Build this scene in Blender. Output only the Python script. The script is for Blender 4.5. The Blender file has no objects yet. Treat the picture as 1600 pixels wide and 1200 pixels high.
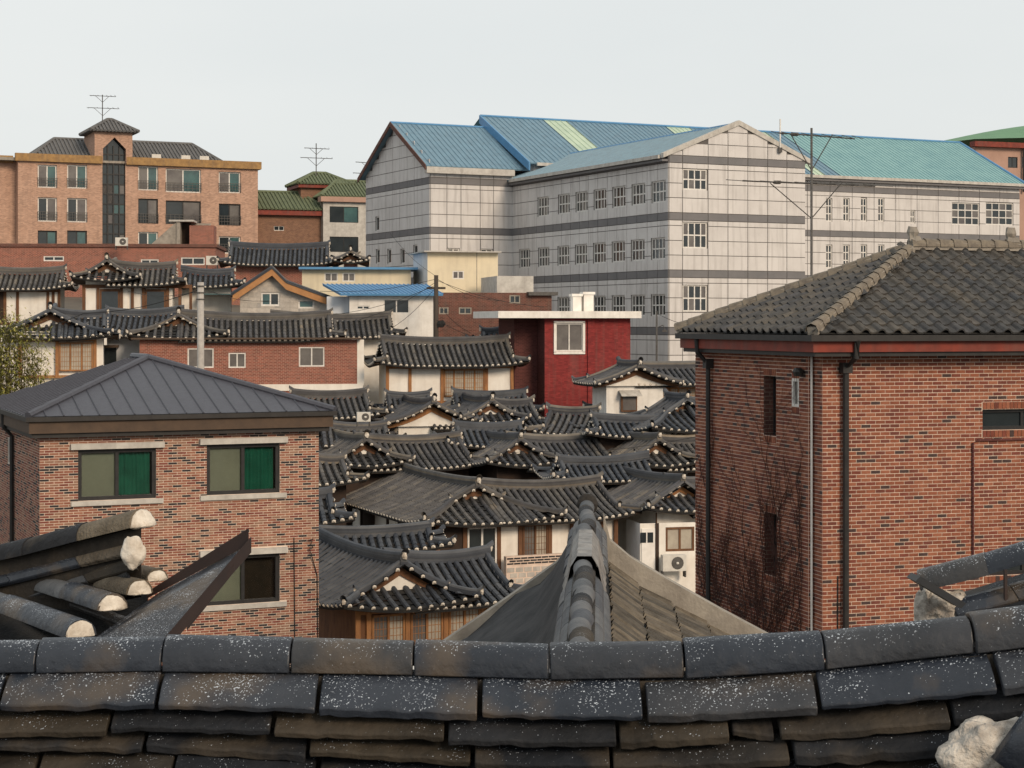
import bpy, bmesh, math, random
from mathutils import Vector, Matrix, noise
random.seed(7)
sc = bpy.context.scene
C = sc.collection
PI = math.pi
# ---------------------------------------------------------------- camera, sky, sun, exposure
F = 2800.0        # focal length in photo pixels (1600 wide)
HY = 505.0        # horizon row
cam = bpy.data.cameras.new("Camera"); camo = bpy.data.objects.new("Camera", cam); C.objects.link(camo)
camo.location = (0, 0, 0); camo.rotation_euler = (math.radians(90), 0, 0)
cam.sensor_width = 36.0; cam.lens = 36.0 * F / 1600.0
cam.shift_y = -(600 - HY) / 1600.0
cam.clip_start = 0.1; cam.clip_end = 6000
sc.camera = camo
SUN_DIR = Vector((0.53, -0.80, 0.50)).normalized()      # towards the sun
w = bpy.data.worlds.new("World"); sc.world = w; w.use_nodes = True
nt = w.node_tree; bg = nt.nodes["Background"]
sky = nt.nodes.new("ShaderNodeTexSky"); sky.sky_type = 'NISHITA'; sky.sun_disc = False
sky.sun_elevation = math.asin(SUN_DIR.z); sky.sun_rotation = math.atan2(SUN_DIR.x, SUN_DIR.y)
sky.dust_density = 4.0; sky.air_density = 1.0
bg.inputs[1].default_value = 0.10
# overcast deck: the clear sky is mostly hidden by an even pale cloud layer
bg2 = nt.nodes.new("ShaderNodeBackground"); bg2.inputs[0].default_value = (0.85, 0.895, 0.91, 1); bg2.inputs[1].default_value = 1.0
mx = nt.nodes.new("ShaderNodeMixShader"); mx.inputs[0].default_value = 0.90
nt.links.new(sky.outputs[0], bg.inputs[0]); nt.links.new(bg.outputs[0], mx.inputs[1]); nt.links.new(bg2.outputs[0], mx.inputs[2])
nt.links.new(mx.outputs[0], nt.nodes["World Output"].inputs[0])
wtc = nt.nodes.new("ShaderNodeTexCoord"); wmp = nt.nodes.new("ShaderNodeMapping"); wmp.inputs["Scale"].default_value = (1.2, 1.2, 4.0); nt.links.new(wtc.outputs["Generated"], wmp.inputs[0])
wn = nt.nodes.new("ShaderNodeTexNoise"); wn.inputs["Scale"].default_value = 1.6; wn.inputs["Detail"].default_value = 5; nt.links.new(wmp.outputs[0], wn.inputs["Vector"])
wr = nt.nodes.new("ShaderNodeValToRGB"); wr.color_ramp.elements[0].position = .3; wr.color_ramp.elements[0].color = (.79, .825, .825, 1); wr.color_ramp.elements[1].position = .7; wr.color_ramp.elements[1].color = (.87, .89, .875, 1)
nt.links.new(wn.outputs["Fac"], wr.inputs[0]); nt.links.new(wr.outputs[0], bg2.inputs[0])
sun = bpy.data.lights.new("Sun", 'SUN'); sun.energy = 2.5; sun.angle = math.radians(20); sun.color = (1.0, 0.79, 0.58)
suno = bpy.data.objects.new("Sun", sun); C.objects.link(suno)
suno.rotation_euler = SUN_DIR.to_track_quat('Z', 'Y').to_euler(); suno.location = (60, -40, 60)
vs = sc.view_settings; vs.view_transform = 'Standard'; vs.look = 'None'; vs.exposure = 0.0; vs.gamma = 1.0; vs.use_curve_mapping = False

def P(px, py, Y): return Vector(((px - 800) * Y / F, Y, (HY - py) * Y / F))

# ---------------------------------------------------------------- materials
MATS = {}
def mat(name, col, col2=None, scale=3.0, rough=0.8, bump=0.0, bscale=40.0, ramp=None, streak=0.0, spec=0.3, snow=0.0, metal=0.0, stretch=(1,1,1), amt=1.0, brick=None, patch=None):
    """procedural material. col/col2 mixed by noise; ramp = list of (pos,col) picked by per-piece tone."""
    m = bpy.data.materials.new(name); m.use_nodes = True; n = m.node_tree.nodes; l = m.node_tree.links
    b = n["Principled BSDF"]; b.inputs["Roughness"].default_value = rough; b.inputs["Metallic"].default_value = metal
    b.inputs["Specular IOR Level"].default_value = spec
    tc = n.new("ShaderNodeTexCoord"); mp = n.new("ShaderNodeMapping"); l.new(tc.outputs["Object"], mp.inputs[0])
    mp.inputs["Scale"].default_value = stretch
    oi = n.new("ShaderNodeObjectInfo")
    # shift the texture per object so that copies differ
    cmb = n.new("ShaderNodeMath"); cmb.operation = 'MULTIPLY'; cmb.inputs[1].default_value = 37.0; l.new(oi.outputs["Random"], cmb.inputs[0])
    vadd = n.new("ShaderNodeVectorMath"); vadd.operation = 'ADD'; l.new(mp.outputs[0], vadd.inputs[0]); l.new(cmb.outputs[0], vadd.inputs[1])
    vec = vadd.outputs[0]
    nz = n.new("ShaderNodeTexNoise"); nz.inputs["Scale"].default_value = scale; nz.inputs["Detail"].default_value = 6; nz.inputs["Roughness"].default_value = 0.65
    l.new(vec, nz.inputs["Vector"])
    if ramp:
        at = n.new("ShaderNodeAttribute"); at.attribute_name = "tone"
        ad = n.new("ShaderNodeMath"); ad.operation = 'ADD'; l.new(at.outputs["Fac"], ad.inputs[0]); l.new(oi.outputs["Random"], ad.inputs[1])
        fr = n.new("ShaderNodeMath"); fr.operation = 'FRACT' if not name.startswith('roof_tile') else 'ADD'; l.new(ad.outputs[0] if not name.startswith('roof_tile') else at.outputs['Fac'], fr.inputs[0]); fr.inputs[1].default_value = 0.0
        cr = n.new("ShaderNodeValToRGB"); cr.color_ramp.interpolation = 'CONSTANT' if len(ramp) > 4 else 'LINEAR'
        els = cr.color_ramp.elements
        els[0].position = ramp[0][0]; els[0].color = (*ramp[0][1], 1); els[1].position = ramp[-1][0]; els[1].color = (*ramp[-1][1], 1)
        for p, c in ramp[1:-1]:
            e = els.new(p); e.color = (*c, 1)
        l.new(fr.outputs[0], cr.inputs[0]); base = cr.outputs[0]
    else:
        rgb = n.new("ShaderNodeRGB"); rgb.outputs[0].default_value = (*col, 1); base = rgb.outputs[0]
    c2 = col2 or tuple(c * 0.6 for c in col)
    mr = n.new("ShaderNodeMapRange"); mr.inputs[1].default_value = 0.38; mr.inputs[2].default_value = 0.68; l.new(nz.outputs["Fac"], mr.inputs[0])
    mf = n.new("ShaderNodeMath"); mf.operation = 'MULTIPLY'; mf.inputs[1].default_value = amt; l.new(mr.outputs[0], mf.inputs[0])
    mix = n.new("ShaderNodeMix"); mix.data_type = 'RGBA'; l.new(mf.outputs[0], mix.inputs[0]); l.new(base, mix.inputs[6])
    if ramp:
        mu = n.new("ShaderNodeMix"); mu.data_type = 'RGBA'; mu.blend_type = 'MULTIPLY'; mu.inputs[0].default_value = 1; l.new(base, mu.inputs[6]); mu.inputs[7].default_value = (*(col2 or (.55, .55, .55)), 1)
        l.new(mu.outputs[2], mix.inputs[7])
    else: mix.inputs[7].default_value = (*c2, 1)
    outc = mix.outputs[2]
    if patch:        # brownish weathered areas inside a tile
        pn = n.new("ShaderNodeTexNoise"); pn.inputs["Scale"].default_value = 3.2; pn.inputs["Detail"].default_value = 5; l.new(vec, pn.inputs["Vector"])
        pm = n.new("ShaderNodeMapRange"); pm.inputs[1].default_value = .52; pm.inputs[2].default_value = .64; pm.inputs[4].default_value = .75; l.new(pn.outputs["Fac"], pm.inputs[0])
        px_ = n.new("ShaderNodeMix"); px_.data_type = 'RGBA'; l.new(pm.outputs[0], px_.inputs[0]); l.new(outc, px_.inputs[6]); px_.inputs[7].default_value = (*patch, 1); outc = px_.outputs[2]
    if brick:        # masonry too far away to build piece by piece
        sp = n.new("ShaderNodeSeparateXYZ"); l.new(tc.outputs["Object"], sp.inputs[0]); sm_ = n.new("ShaderNodeMath"); sm_.operation = 'ADD'; l.new(sp.outputs[0], sm_.inputs[0]); l.new(sp.outputs[1], sm_.inputs[1])
        cb = n.new("ShaderNodeCombineXYZ"); l.new(sm_.outputs[0], cb.inputs[0]); l.new(sp.outputs[2], cb.inputs[1])
        bt = n.new("ShaderNodeTexBrick"); bt.inputs["Scale"].default_value = 1.0; bt.inputs["Brick Width"].default_value = .21; bt.inputs["Row Height"].default_value = .075; bt.inputs["Mortar Size"].default_value = .007
        bt.inputs["Color1"].default_value = (.75, .75, .75, 1); bt.inputs["Color2"].default_value = (1.2, 1.2, 1.2, 1); l.new(cb.outputs[0], bt.inputs["Vector"])
        mb_ = n.new("ShaderNodeMix"); mb_.data_type = 'RGBA'; mb_.blend_type = 'MULTIPLY'; mb_.inputs[0].default_value = 1; l.new(outc, mb_.inputs[6]); l.new(bt.outputs["Color"], mb_.inputs[7])
        mj = n.new("ShaderNodeMix"); mj.data_type = 'RGBA'; l.new(bt.outputs["Fac"], mj.inputs[0]); l.new(mb_.outputs[2], mj.inputs[6]); mj.inputs[7].default_value = (*brick, 1); outc = mj.outputs[2]
    if streak > 0:   # vertical dirt runs
        mp2 = n.new("ShaderNodeMapping"); mp2.inputs["Scale"].default_value = (2.2, 2.2, 0.16); l.new(tc.outputs["Object"], mp2.inputs[0])
        n2 = n.new("ShaderNodeTexNoise"); n2.inputs["Scale"].default_value = 1.6; n2.inputs["Detail"].default_value = 5; l.new(mp2.outputs[0], n2.inputs["Vector"])
        m2 = n.new("ShaderNodeMapRange"); m2.inputs[1].default_value = 0.5; m2.inputs[2].default_value = 0.75; m2.inputs[4].default_value = streak; l.new(n2.outputs["Fac"], m2.inputs[0])
        mm = n.new("ShaderNodeMix"); mm.data_type = 'RGBA'; l.new(m2.outputs[0], mm.inputs[0]); l.new(outc, mm.inputs[6]); mm.inputs[7].default_value = (0.12, 0.10, 0.085, 1)
        outc = mm.outputs[2]
    if snow > 0:     # thin grains of snow lying on surfaces that face up
        vo = n.new("ShaderNodeTexNoise"); vo.inputs["Scale"].default_value = 190; vo.inputs["Detail"].default_value = 2; l.new(vec, vo.inputs["Vector"])
        big = n.new("ShaderNodeTexNoise"); big.inputs["Scale"].default_value = 9; big.inputs["Detail"].default_value = 3; l.new(vec, big.inputs["Vector"])
        ge = n.new("ShaderNodeNewGeometry"); sx = n.new("ShaderNodeSeparateXYZ"); l.new(ge.outputs["Normal"], sx.inputs[0])
        a1 = n.new("ShaderNodeMath"); a1.operation = 'MULTIPLY_ADD'; a1.inputs[1].default_value = 0.17; l.new(sx.outputs[2], a1.inputs[0]); l.new(vo.outputs["Fac"], a1.inputs[2])
        a2 = n.new("ShaderNodeMath"); a2.operation = 'MULTIPLY_ADD'; a2.inputs[1].default_value = 0.35; l.new(big.outputs["Fac"], a2.inputs[0]); l.new(a1.outputs[0], a2.inputs[2])
        m3 = n.new("ShaderNodeMapRange"); m3.inputs[1].default_value = 1.035 - 0.085 * snow; m3.inputs[2].default_value = 1.09 - 0.085 * snow; m3.inputs[4].default_value = .85; l.new(a2.outputs[0], m3.inputs[0])
        mm = n.new("ShaderNodeMix"); mm.data_type = 'RGBA'; l.new(m3.outputs[0], mm.inputs[0]); l.new(outc, mm.inputs[6]); mm.inputs[7].default_value = (0.50, 0.55, 0.61, 1)
        outc = mm.outputs[2]
    l.new(outc, b.inputs["Base Color"])
    if bump > 0:
        bn = n.new("ShaderNodeTexNoise"); bn.inputs["Scale"].default_value = bscale; bn.inputs["Detail"].default_value = 4; l.new(vec, bn.inputs["Vector"])
        bp = n.new("ShaderNodeBump"); bp.inputs["Strength"].default_value = bump; bp.inputs["Distance"].default_value = 0.02; l.new(bn.outputs["Fac"], bp.inputs["Height"]); l.new(bp.outputs[0], b.inputs["Normal"])
    MATS[name] = m
    return m
def M(k): return MATS[k]

TR = [(0.0, (.020, .023, .028)), (0.3, (.040, .042, .046)), (0.6, (.070, .068, .064)), (0.82, (.105, .092, .074)), (1.0, (.030, .032, .036))]
mat('roof_tile', (.05,)*3, (.6, .6, .62), 1.2, .65, .2, 60, ramp=[(0, (0.057, 0.060, 0.068)), (.45, (0.087, 0.088, 0.094)), (.8, (0.126, 0.121, 0.113)), (1, (0.191, 0.166, 0.133))])
mat('roof_tile_brown', (.05,)*3, (.6, .59, .58), 1.2, .68, .2, 60, ramp=[(0, (0.061, 0.061, 0.066)), (.45, (0.100, 0.096, 0.094)), (.8, (0.147, 0.135, 0.118)), (1, (0.225, 0.183, 0.133))])
mat('roof_tile_dark', (.05,)*3, (.6, .62, .65), 1.2, .6, .2, 60, ramp=[(0, (0.046, 0.052, 0.064)), (.5, (0.068, 0.075, 0.087)), (1, (0.108, 0.112, 0.118))])
mat('pan_tile', (.016, .017, .019), (.034, .032, .029), 4, .85, .4, 50)  # darker than the cover tiles; shade of the troughs put into the colour
mat('fore_tile', (.03,)*3, (.45, .5, .56), 5, .45, .4, 22, ramp=[(0, (.016, .021, .031)), (.45, (.028, .034, .046)), (.75, (.048, .045, .043)), (1, (.020, .026, .038))], snow=.93, spec=.45, patch=(.085, .064, .044))
mat('fore_tile_dry', (.03,)*3, (.4, .4, .4), 5, .75, .5, 25, ramp=[(0, (.009, .011, .015)), (.45, (.019, .020, .023)), (.75, (.048, .038, .026)), (1, (.016, .018, .022))], snow=.2, patch=(.052, .041, .029))
mat('fore_tile_brown', (.03,)*3, (.5, .48, .45), 6, .8, .6, 70, ramp=[(0, (.07, .062, .05)), (.5, (.13, .11, .085)), (1, (.17, .14, .10))])
mat('apartment_tile', (.15, .148, .145), (.09, .09, .092), 6, .85, .5, 40)
mat('slate_grey', (.1,)*3, (.5, .52, .55), 5, .6, .3, 40, ramp=[(0, (.06, .065, .075)), (.5, (.10, .105, .11)), (1, (.14, .14, .14))])
mat('mortar_white', (.70, .65, .57), (.42, .36, .29), 12, .9, .5, 30)
mat('plaster', (.80, .77, .71), (.68, .63, .56), 1.2, .9, .1, 30, streak=.16)
mat('plaster_shade', (.66, .68, .70), (.55, .57, .60), 1.0, .9, .1, 30, streak=.15)  # plaster with the bluish shade of left-facing walls put into its colour
mat('wood_brown', (.16, .075, .035), (.09, .042, .022), 5, .7, .2, 60, stretch=(1, 1, .3))
mat('wood_orange', (.36, .17, .065), (.22, .10, .045), 5, .7, .2, 60, stretch=(1, 1, .3))
mat('dark_wood_shade', (.045, .028, .02), (.025, .017, .014), 4, .8, .2, 60)  # dark timber; also stands in for shade in gaps, open bays and rooms
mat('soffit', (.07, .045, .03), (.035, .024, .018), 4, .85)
mat('paper', (.42, .38, .31), (.33, .29, .24), 3, .9)
mat('glass_dark', (.018, .024, .028), (.03, .038, .042), 1.0, .08, spec=.6)
mat('glass_teal', (.06, .13, .13), (.03, .06, .07), .7, .12, spec=.6)
mat('glass_grey', (.16, .15, .14), (.09, .08, .08), .8, .15, spec=.5)
mat('frame_white', (.72, .70, .66), (.55, .53, .5), 6, .5)
mat('frame_black', (.018, .018, .020), (.03, .03, .03), 6, .45)
mat('brick_R', (.3,)*3, (.72, .68, .66), 6, .85, .5, 60, ramp=[(0, (.23, .078, .045)), (.22, (.28, .098, .056)), (.45, (.20, .06, .04)), (.62, (.31, .12, .07)), (.8, (.165, .055, .04)), (.94, (.07, .045, .042)), (1, (.07, .045, .042))])
mat('brick_L', (.3,)*3, (.72, .68, .66), 6, .85, .5, 60, ramp=[(0, (.28, .115, .075)), (.2, (.34, .16, .105)), (.4, (.22, .075, .055)), (.58, (.31, .18, .125)), (.80, (.04, .035, .037)), (1, (.04, .035, .037))])
mat('joint_R', (.70, .56, .46), (.52, .40, .33), 3, .95)
mat('joint_L', (.72, .60, .50), (.52, .42, .35), 3, .95)
mat('metal_roof', (.065, .068, .084), (.05, .051, .064), 9, .5, .15, 120, spec=.4)
mat('fascia_brown', (.085, .055, .036), (.06, .04, .028), 3, .6)
mat('fascia_red', (.22, .038, .022), (.13, .026, .018), 3, .6, streak=.3)
mat('gutter', (.022, .021, .021), (.035, .033, .032), 5, .5)
mat('concrete_tile', (.1,)*3, (.55, .55, .55), 5, .85, .6, 50, ramp=[(0, (.066, .068, .072)), (.5, (.092, .090, .086)), (.8, (.12, .108, .092)), (1, (.078, .080, .086))])
mat('hip_tile', (.20, .17, .13), (.11, .095, .08), 6, .85, .5, 40)
mat('concrete', (.33, .30, .255), (.20, .18, .155), 3, .9, .4, 30, streak=.4)
mat('concrete_pale', (.52, .50, .46), (.38, .36, .33), 3, .9, .2, 30, streak=.25)
mat('stone_pale', (.56, .52, .46), (.25, .22, .19), 14, .9, .9, 40)
mat('panel', (.61, .59, .575), (.52, .50, .485), .45, .6, streak=.32)
mat('panel_band', (.17, .165, .17), (.14, .14, .145), 1.0, .6)
mat('panel_joint', (.13, .12, .115), (.10, .095, .09), 2, .8)
mat('blue_metal', (.15, .255, .33), (.125, .21, .275), 1.5, .5, streak=.2)
mat('teal_metal', (.22, .385, .39), (.17, .32, .34), .8, .5)
mat('pale_green_sheet', (.45, .55, .42), (.36, .46, .36), .8, .5)
mat('bright_blue_metal', (.10, .26, .46), (.08, .21, .38), 1.2, .45)
mat('apartment_brick', (.43, .27, .195), (.36, .215, .15), .8, .9, .2, 50, streak=.28, brick=(.46, .32, .25))
mat('yellow_cornice', (.36, .215, .085), (.22, .13, .06), 2.5, .8, streak=.35)
mat('red_brick', (.27, .085, .055), (.19, .06, .042), 3, .9, .3, 50, streak=.12, brick=(.42, .30, .24))
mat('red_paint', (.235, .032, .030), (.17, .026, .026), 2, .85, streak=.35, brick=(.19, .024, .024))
mat('dark_red', (.10, .032, .03), (.07, .026, .026), 2, .85, brick=(.15, .06, .05))  # shade of the red building's left side put into a darker colour
mat('dark_brick', (.15, .055, .04), (.08, .036, .03), 2, .9, .3, 40, streak=.3, brick=(.2, .14, .11))
mat('brown_brick', (.20, .105, .065), (.14, .07, .048), 3, .9, brick=(.3, .2, .14))
mat('green_tile', (.14, .165, .095), (.095, .115, .07), 3, .8, .3, 40)
mat('green_dome', (.12, .26, .13), (.10, .22, .115), .7, .6)
mat('pink_wall', (.42, .27, .21), (.36, .23, .18), 1, .9, streak=.1)
mat('cream_panel', (.70, .62, .45), (.60, .53, .39), .8, .7, streak=.15)
mat('white_paint', (.80, .775, .73), (.66, .63, .58), 2, .7, streak=.2)
mat('stone_wall', (.5,)*3, (.75, .75, .75), 6, .9, .3, 40, ramp=[(0, (.42, .39, .35)), (.5, (.55, .50, .44)), (1, (.36, .34, .32))])
mat('orange_board', (.42, .21, .085), (.33, .16, .065), 4, .7)
mat('pole_concrete', (.42, .40, .37), (.32, .30, .28), 5, .9)
mat('pole_wood', (.07, .055, .045), (.045, .037, .03), 6, .9, stretch=(1, 1, .1))
mat('wire', (.012,)*3, (.02,)*3, 3, .7)
mat('antenna', (.10, .095, .09), (.06, .055, .05), 8, .6)
mat('vine', (.060, .026, .020), (.035, .017, .014), 8, .9)
mat('twig', (.13, .095, .055), (.08, .06, .035), 8, .9)
mat('leaf', (.13, .14, .035), (.65, .7, .5), 2, .8, ramp=[(0, (.24, .25, .06)), (.5, (.36, .31, .09)), (1, (.17, .19, .06))])
mat('green_curtain', (.022, .17, .12), (.015, .11, .08), 2, .9)
mat('blind', (.34, .33, .28), (.29, .28, .24), 2, .9)
mat('tarp', (.016, .017, .019), (.045, .045, .047), 3, .75, .4, 14, spec=.2)
mat('tarp_pale', (.26, .25, .235), (.12, .115, .11), 7, .5, .4, 20)
mat('brown_metal', (.035, .021, .018), (.022, .015, .014), 4, .5, spec=.4)
mat('ac_white', (.62, .60, .55), (.5, .48, .44), 3, .6)
mat('green_mark', (.10, .28, .17), (.08, .2, .12), 6, .8)
mat('ground', (.13, .115, .095), (.08, .072, .062), .4, .95, .3, 3)
# clear window glass: mostly see-through with a reflection
gm = bpy.data.materials.new('glass_clear'); gm.use_nodes = True; n = gm.node_tree.nodes; l = gm.node_tree.links
n.remove(n["Principled BSDF"]); tb = n.new("ShaderNodeBsdfTransparent"); tb.inputs[0].default_value = (.82, .86, .84, 1); gb = n.new("ShaderNodeBsdfGlossy"); gb.inputs["Roughness"].default_value = .05
fz = n.new("ShaderNodeFresnel"); fz.inputs[0].default_value = 1.5; ms = n.new("ShaderNodeMixShader")
l.new(fz.outputs[0], ms.inputs[0]); l.new(tb.outputs[0], ms.inputs[1]); l.new(gb.outputs[0], ms.inputs[2]); l.new(ms.outputs[0], n["Material Output"].inputs[0])
MATS['glass_clear'] = gm

# ---------------------------------------------------------------- mesh helpers
class MB:
    def __init__(s, f=None): s.v = []; s.f = []; s.t = []; s.tone = 0.0; s.map = f
    def add(s, vs):
        b = len(s.v)
        s.v.extend([s.map(*p) for p in vs] if s.map else [tuple(p) for p in vs]); return b
    def face(s, idx): s.f.append(idx); s.t.append(s.tone)
    def poly(s, vs): b = s.add(vs); s.face(tuple(range(b, b + len(vs))))
    def box(s, x0, x1, y0, y1, z0, z1):
        b = s.add([(x0, y0, z0), (x1, y0, z0), (x1, y1, z0), (x0, y1, z0), (x0, y0, z1), (x1, y0, z1), (x1, y1, z1), (x0, y1, z1)])
        for q in ((0, 3, 2, 1), (4, 5, 6, 7), (0, 1, 5, 4), (1, 2, 6, 5), (2, 3, 7, 6), (3, 0, 4, 7)): s.face(tuple(b + i for i in q))
    def loft(s, rings, closed=True, cap=True):
        n = len(rings[0]); bs = [s.add(r) for r in rings]
        for a, b in zip(bs, bs[1:]):
            for i in range(n if closed else n - 1):
                j = (i + 1) % n; s.face((a + i, a + j, b + j, b + i))
        if cap and closed:
            s.face(tuple(bs[0] + i for i in range(n))[::-1]); s.face(tuple(bs[-1] + i for i in range(n)))
    def tube(s, pts, r, n=6, r1=None):
        pts = [Vector(p) for p in pts]; rings = []
        for i, p in enumerate(pts):
            d = (pts[min(i + 1, len(pts) - 1)] - pts[max(i - 1, 0)]).normalized()
            a = d.cross(Vector((0, 0, 1)) if abs(d.z) < .95 else Vector((1, 0, 0))).normalized(); b = a.cross(d)
            rr = r if r1 is None else r + (r1 - r) * i / max(1, len(pts) - 1)
            rings.append([tuple(p + a * (rr * math.cos(2 * PI * k / n)) + b * (rr * math.sin(2 * PI * k / n))) for k in range(n)])
        s.loft(rings)
    def blob(s, c, r, seed=0, n=7, m=4, amp=.25):
        rnd = random.Random(seed); c = Vector(c); rings = []
        for i in range(1, m):
            th = PI * i / m
            rings.append([tuple(c + Vector((r[0] * math.sin(th) * math.cos(2 * PI * k / n), r[1] * math.sin(th) * math.sin(2 * PI * k / n), r[2] * math.cos(th))) * (1 + amp * (rnd.random() - .5))) for k in range(n)])
        s.loft(rings)
    def rock(s, c, r, seed=0, n=26, m=16, amp=.3):
        c = Vector(c); rings = []
        for i in range(m + 1):
            th = PI * (.02 + .96 * i / m); ring = []
            for k in range(n):
                d = Vector((math.sin(th) * math.cos(2 * PI * k / n), math.sin(th) * math.sin(2 * PI * k / n), math.cos(th)))
                q = 1 + amp * noise.noise(d * 1.6 + Vector((seed, 0, 0))) + amp * .6 * noise.noise(d * 4 + Vector((0, seed, 0))) + amp * .35 * noise.noise(d * 9 + Vector((0, 0, seed)))
                ring.append(tuple(c + Vector((d.x * r[0], d.y * r[1], d.z * r[2])) * q))
            rings.append(ring)
        s.loft(rings)
    def obj(s, name, m, parent=None, smooth=False, kind=None, mesh_only=False):
        me = bpy.data.meshes.new(name); me.from_pydata(s.v, [], s.f)
        if any(s.t): me.attributes.new('tone', 'FLOAT', 'FACE').data.foreach_set('value', s.t)
        me.materials.append(M(m) if isinstance(m, str) else m)
        if smooth: me.shade_smooth()
        me.update()
        if mesh_only: return me
        return mobj(name, me, parent, kind=kind)
def mobj(name, me, parent=None, loc=None, rot=None, kind=None):
    o = bpy.data.objects.new(name, me); C.objects.link(o)
    if parent: o.parent = parent
    if loc: o.location = loc
    if rot: o.rotation_euler = rot
    if kind: o['kind'] = kind
    return o
def tag(o, label, cat, group=None):
    o['label'] = label; o['category'] = cat
    if group: o['group'] = group
    return o
def thing(name, label, cat, loc=(0, 0, 0), rotz=0, group=None):
    o = bpy.data.objects.new(name, None); C.objects.link(o); o.location = loc; o.rotation_euler = (0, 0, rotz); o.empty_display_size = .3
    return tag(o, label, cat, group)
def interp(tab, x):
    if x <= tab[0][0]: return tab[0][1]
    for (a, b), (c, d) in zip(tab, tab[1:]):
        if x <= c: return b + (d - b) * (x - a) / (c - a)
    return tab[-1][1]
GR = [(-50, -1.7), (1.5, -1.7), (3, -5.5), (20, -9.5), (40, -12.5), (65, -11.8), (75, -9.8), (85, -7.8), (95, -5.5), (110, -3.5), (130, -2.5), (160, -1), (250, 1), (4000, 1)]
GL = [(-50, -1.7), (1.5, -1.7), (3, -5.5), (20, -9.5), (40, -12.5), (65, -11.8), (75, -9), (85, -6.2), (95, -3.6), (105, -.8), (118, 1.5), (140, 4), (160, 5), (250, 6), (4000, 6)]
def gz(x, y):
    t = min(1, max(0, (-x - 2) / 16)); t = t * t * (3 - 2 * t)
    return interp(GR, y) * (1 - t) + interp(GL, y) * t
class Loc:
    """a building's own frame: origin at its near corner, x along the front, y into the depth, turned by a"""
    def __init__(s, px, Y, deg):
        s.o = Vector(((px - 800) * Y / F, Y, 0)); s.a = math.radians(deg); s.c = math.cos(s.a); s.s = math.sin(s.a)
    def Y(s, x, y): return s.o.y + x * s.s + y * s.c
    def X(s, x, y): return s.o.x + x * s.c - y * s.s
    def sx(s, px, y=0.): tp = px - 800; return (tp * (s.o.y + y * s.c) - F * (s.o.x - y * s.s)) / (F * s.c - tp * s.s)
    def sy(s, px, x=0.): tp = px - 800; return (tp * (s.o.y + x * s.s) - F * (s.o.x + x * s.c)) / (-F * s.s - tp * s.c)
    def z(s, py, x=0., y=0.): return (HY - py) * s.Y(x, y) / F
    def g(s, x=0., y=0.): return gz(s.X(x, y), s.Y(x, y))
    def thing(s, name, label, cat, group=None): return thing(name, label, cat, s.o, s.a, group)
def front(y0): return lambda t, o, z: (t, y0 - o, z)      # plane y=y0, outward towards -y
def side(x0): return lambda t, o, z: (x0 - o, t, z)       # plane x=x0, outward towards -x
def rside(x0): return lambda t, o, z: (x0 + o, t, z)

def wall(parent, pl, t0, t1, z0, z1, holes, m, name='wall', depth=.22, rm=None):
    """flat wall face with real openings and reveals"""
    b = MB(pl); ts = sorted({t0, t1, *[min(max(h[i], t0), t1) for h in holes for i in (0, 1)]}); zs = sorted({z0, z1, *[min(max(h[i], z0), z1) for h in holes for i in (2, 3)]})
    for a, c in zip(ts, ts[1:]):
        for d, e in zip(zs, zs[1:]):
            mt, mz = (a + c) / 2, (d + e) / 2
            if any(h[0] < mt < h[1] and h[2] < mz < h[3] for h in holes): continue
            b.poly([(a, 0, d), (c, 0, d), (c, 0, e), (a, 0, e)])
    w0 = b; b = MB(pl) if rm else w0
    for h in holes:
        a, c, d, e = h[:4]
        b.poly([(a, 0, d), (a, -depth, d), (a, -depth, e), (a, 0, e)]); b.poly([(c, 0, d), (c, -depth, d), (c, -depth, e), (c, 0, e)])
        b.poly([(a, 0, d), (c, 0, d), (c, -depth, d), (a, -depth, d)]); b.poly([(a, 0, e), (c, 0, e), (c, -depth, e), (a, -depth, e)])
    o = w0.obj(name, m, parent)
    if rm and holes: b.obj('reveal', rm, o)
    return o
def subtract(r, holes):
    out = [r]
    for h in holes:
        nx = []
        for (a, c, d, e) in out:
            if h[1] <= a or h[0] >= c or h[3] <= d or h[2] >= e: nx.append((a, c, d, e)); continue
            if h[0] > a: nx.append((a, h[0], d, e))
            if h[1] < c: nx.append((h[1], c, d, e))
            a2, c2 = max(a, h[0]), min(c, h[1])
            if h[2] > d: nx.append((a2, c2, d, h[2]))
            if h[3] < e: nx.append((a2, c2, h[3], e))
        out = nx
    return out
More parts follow.
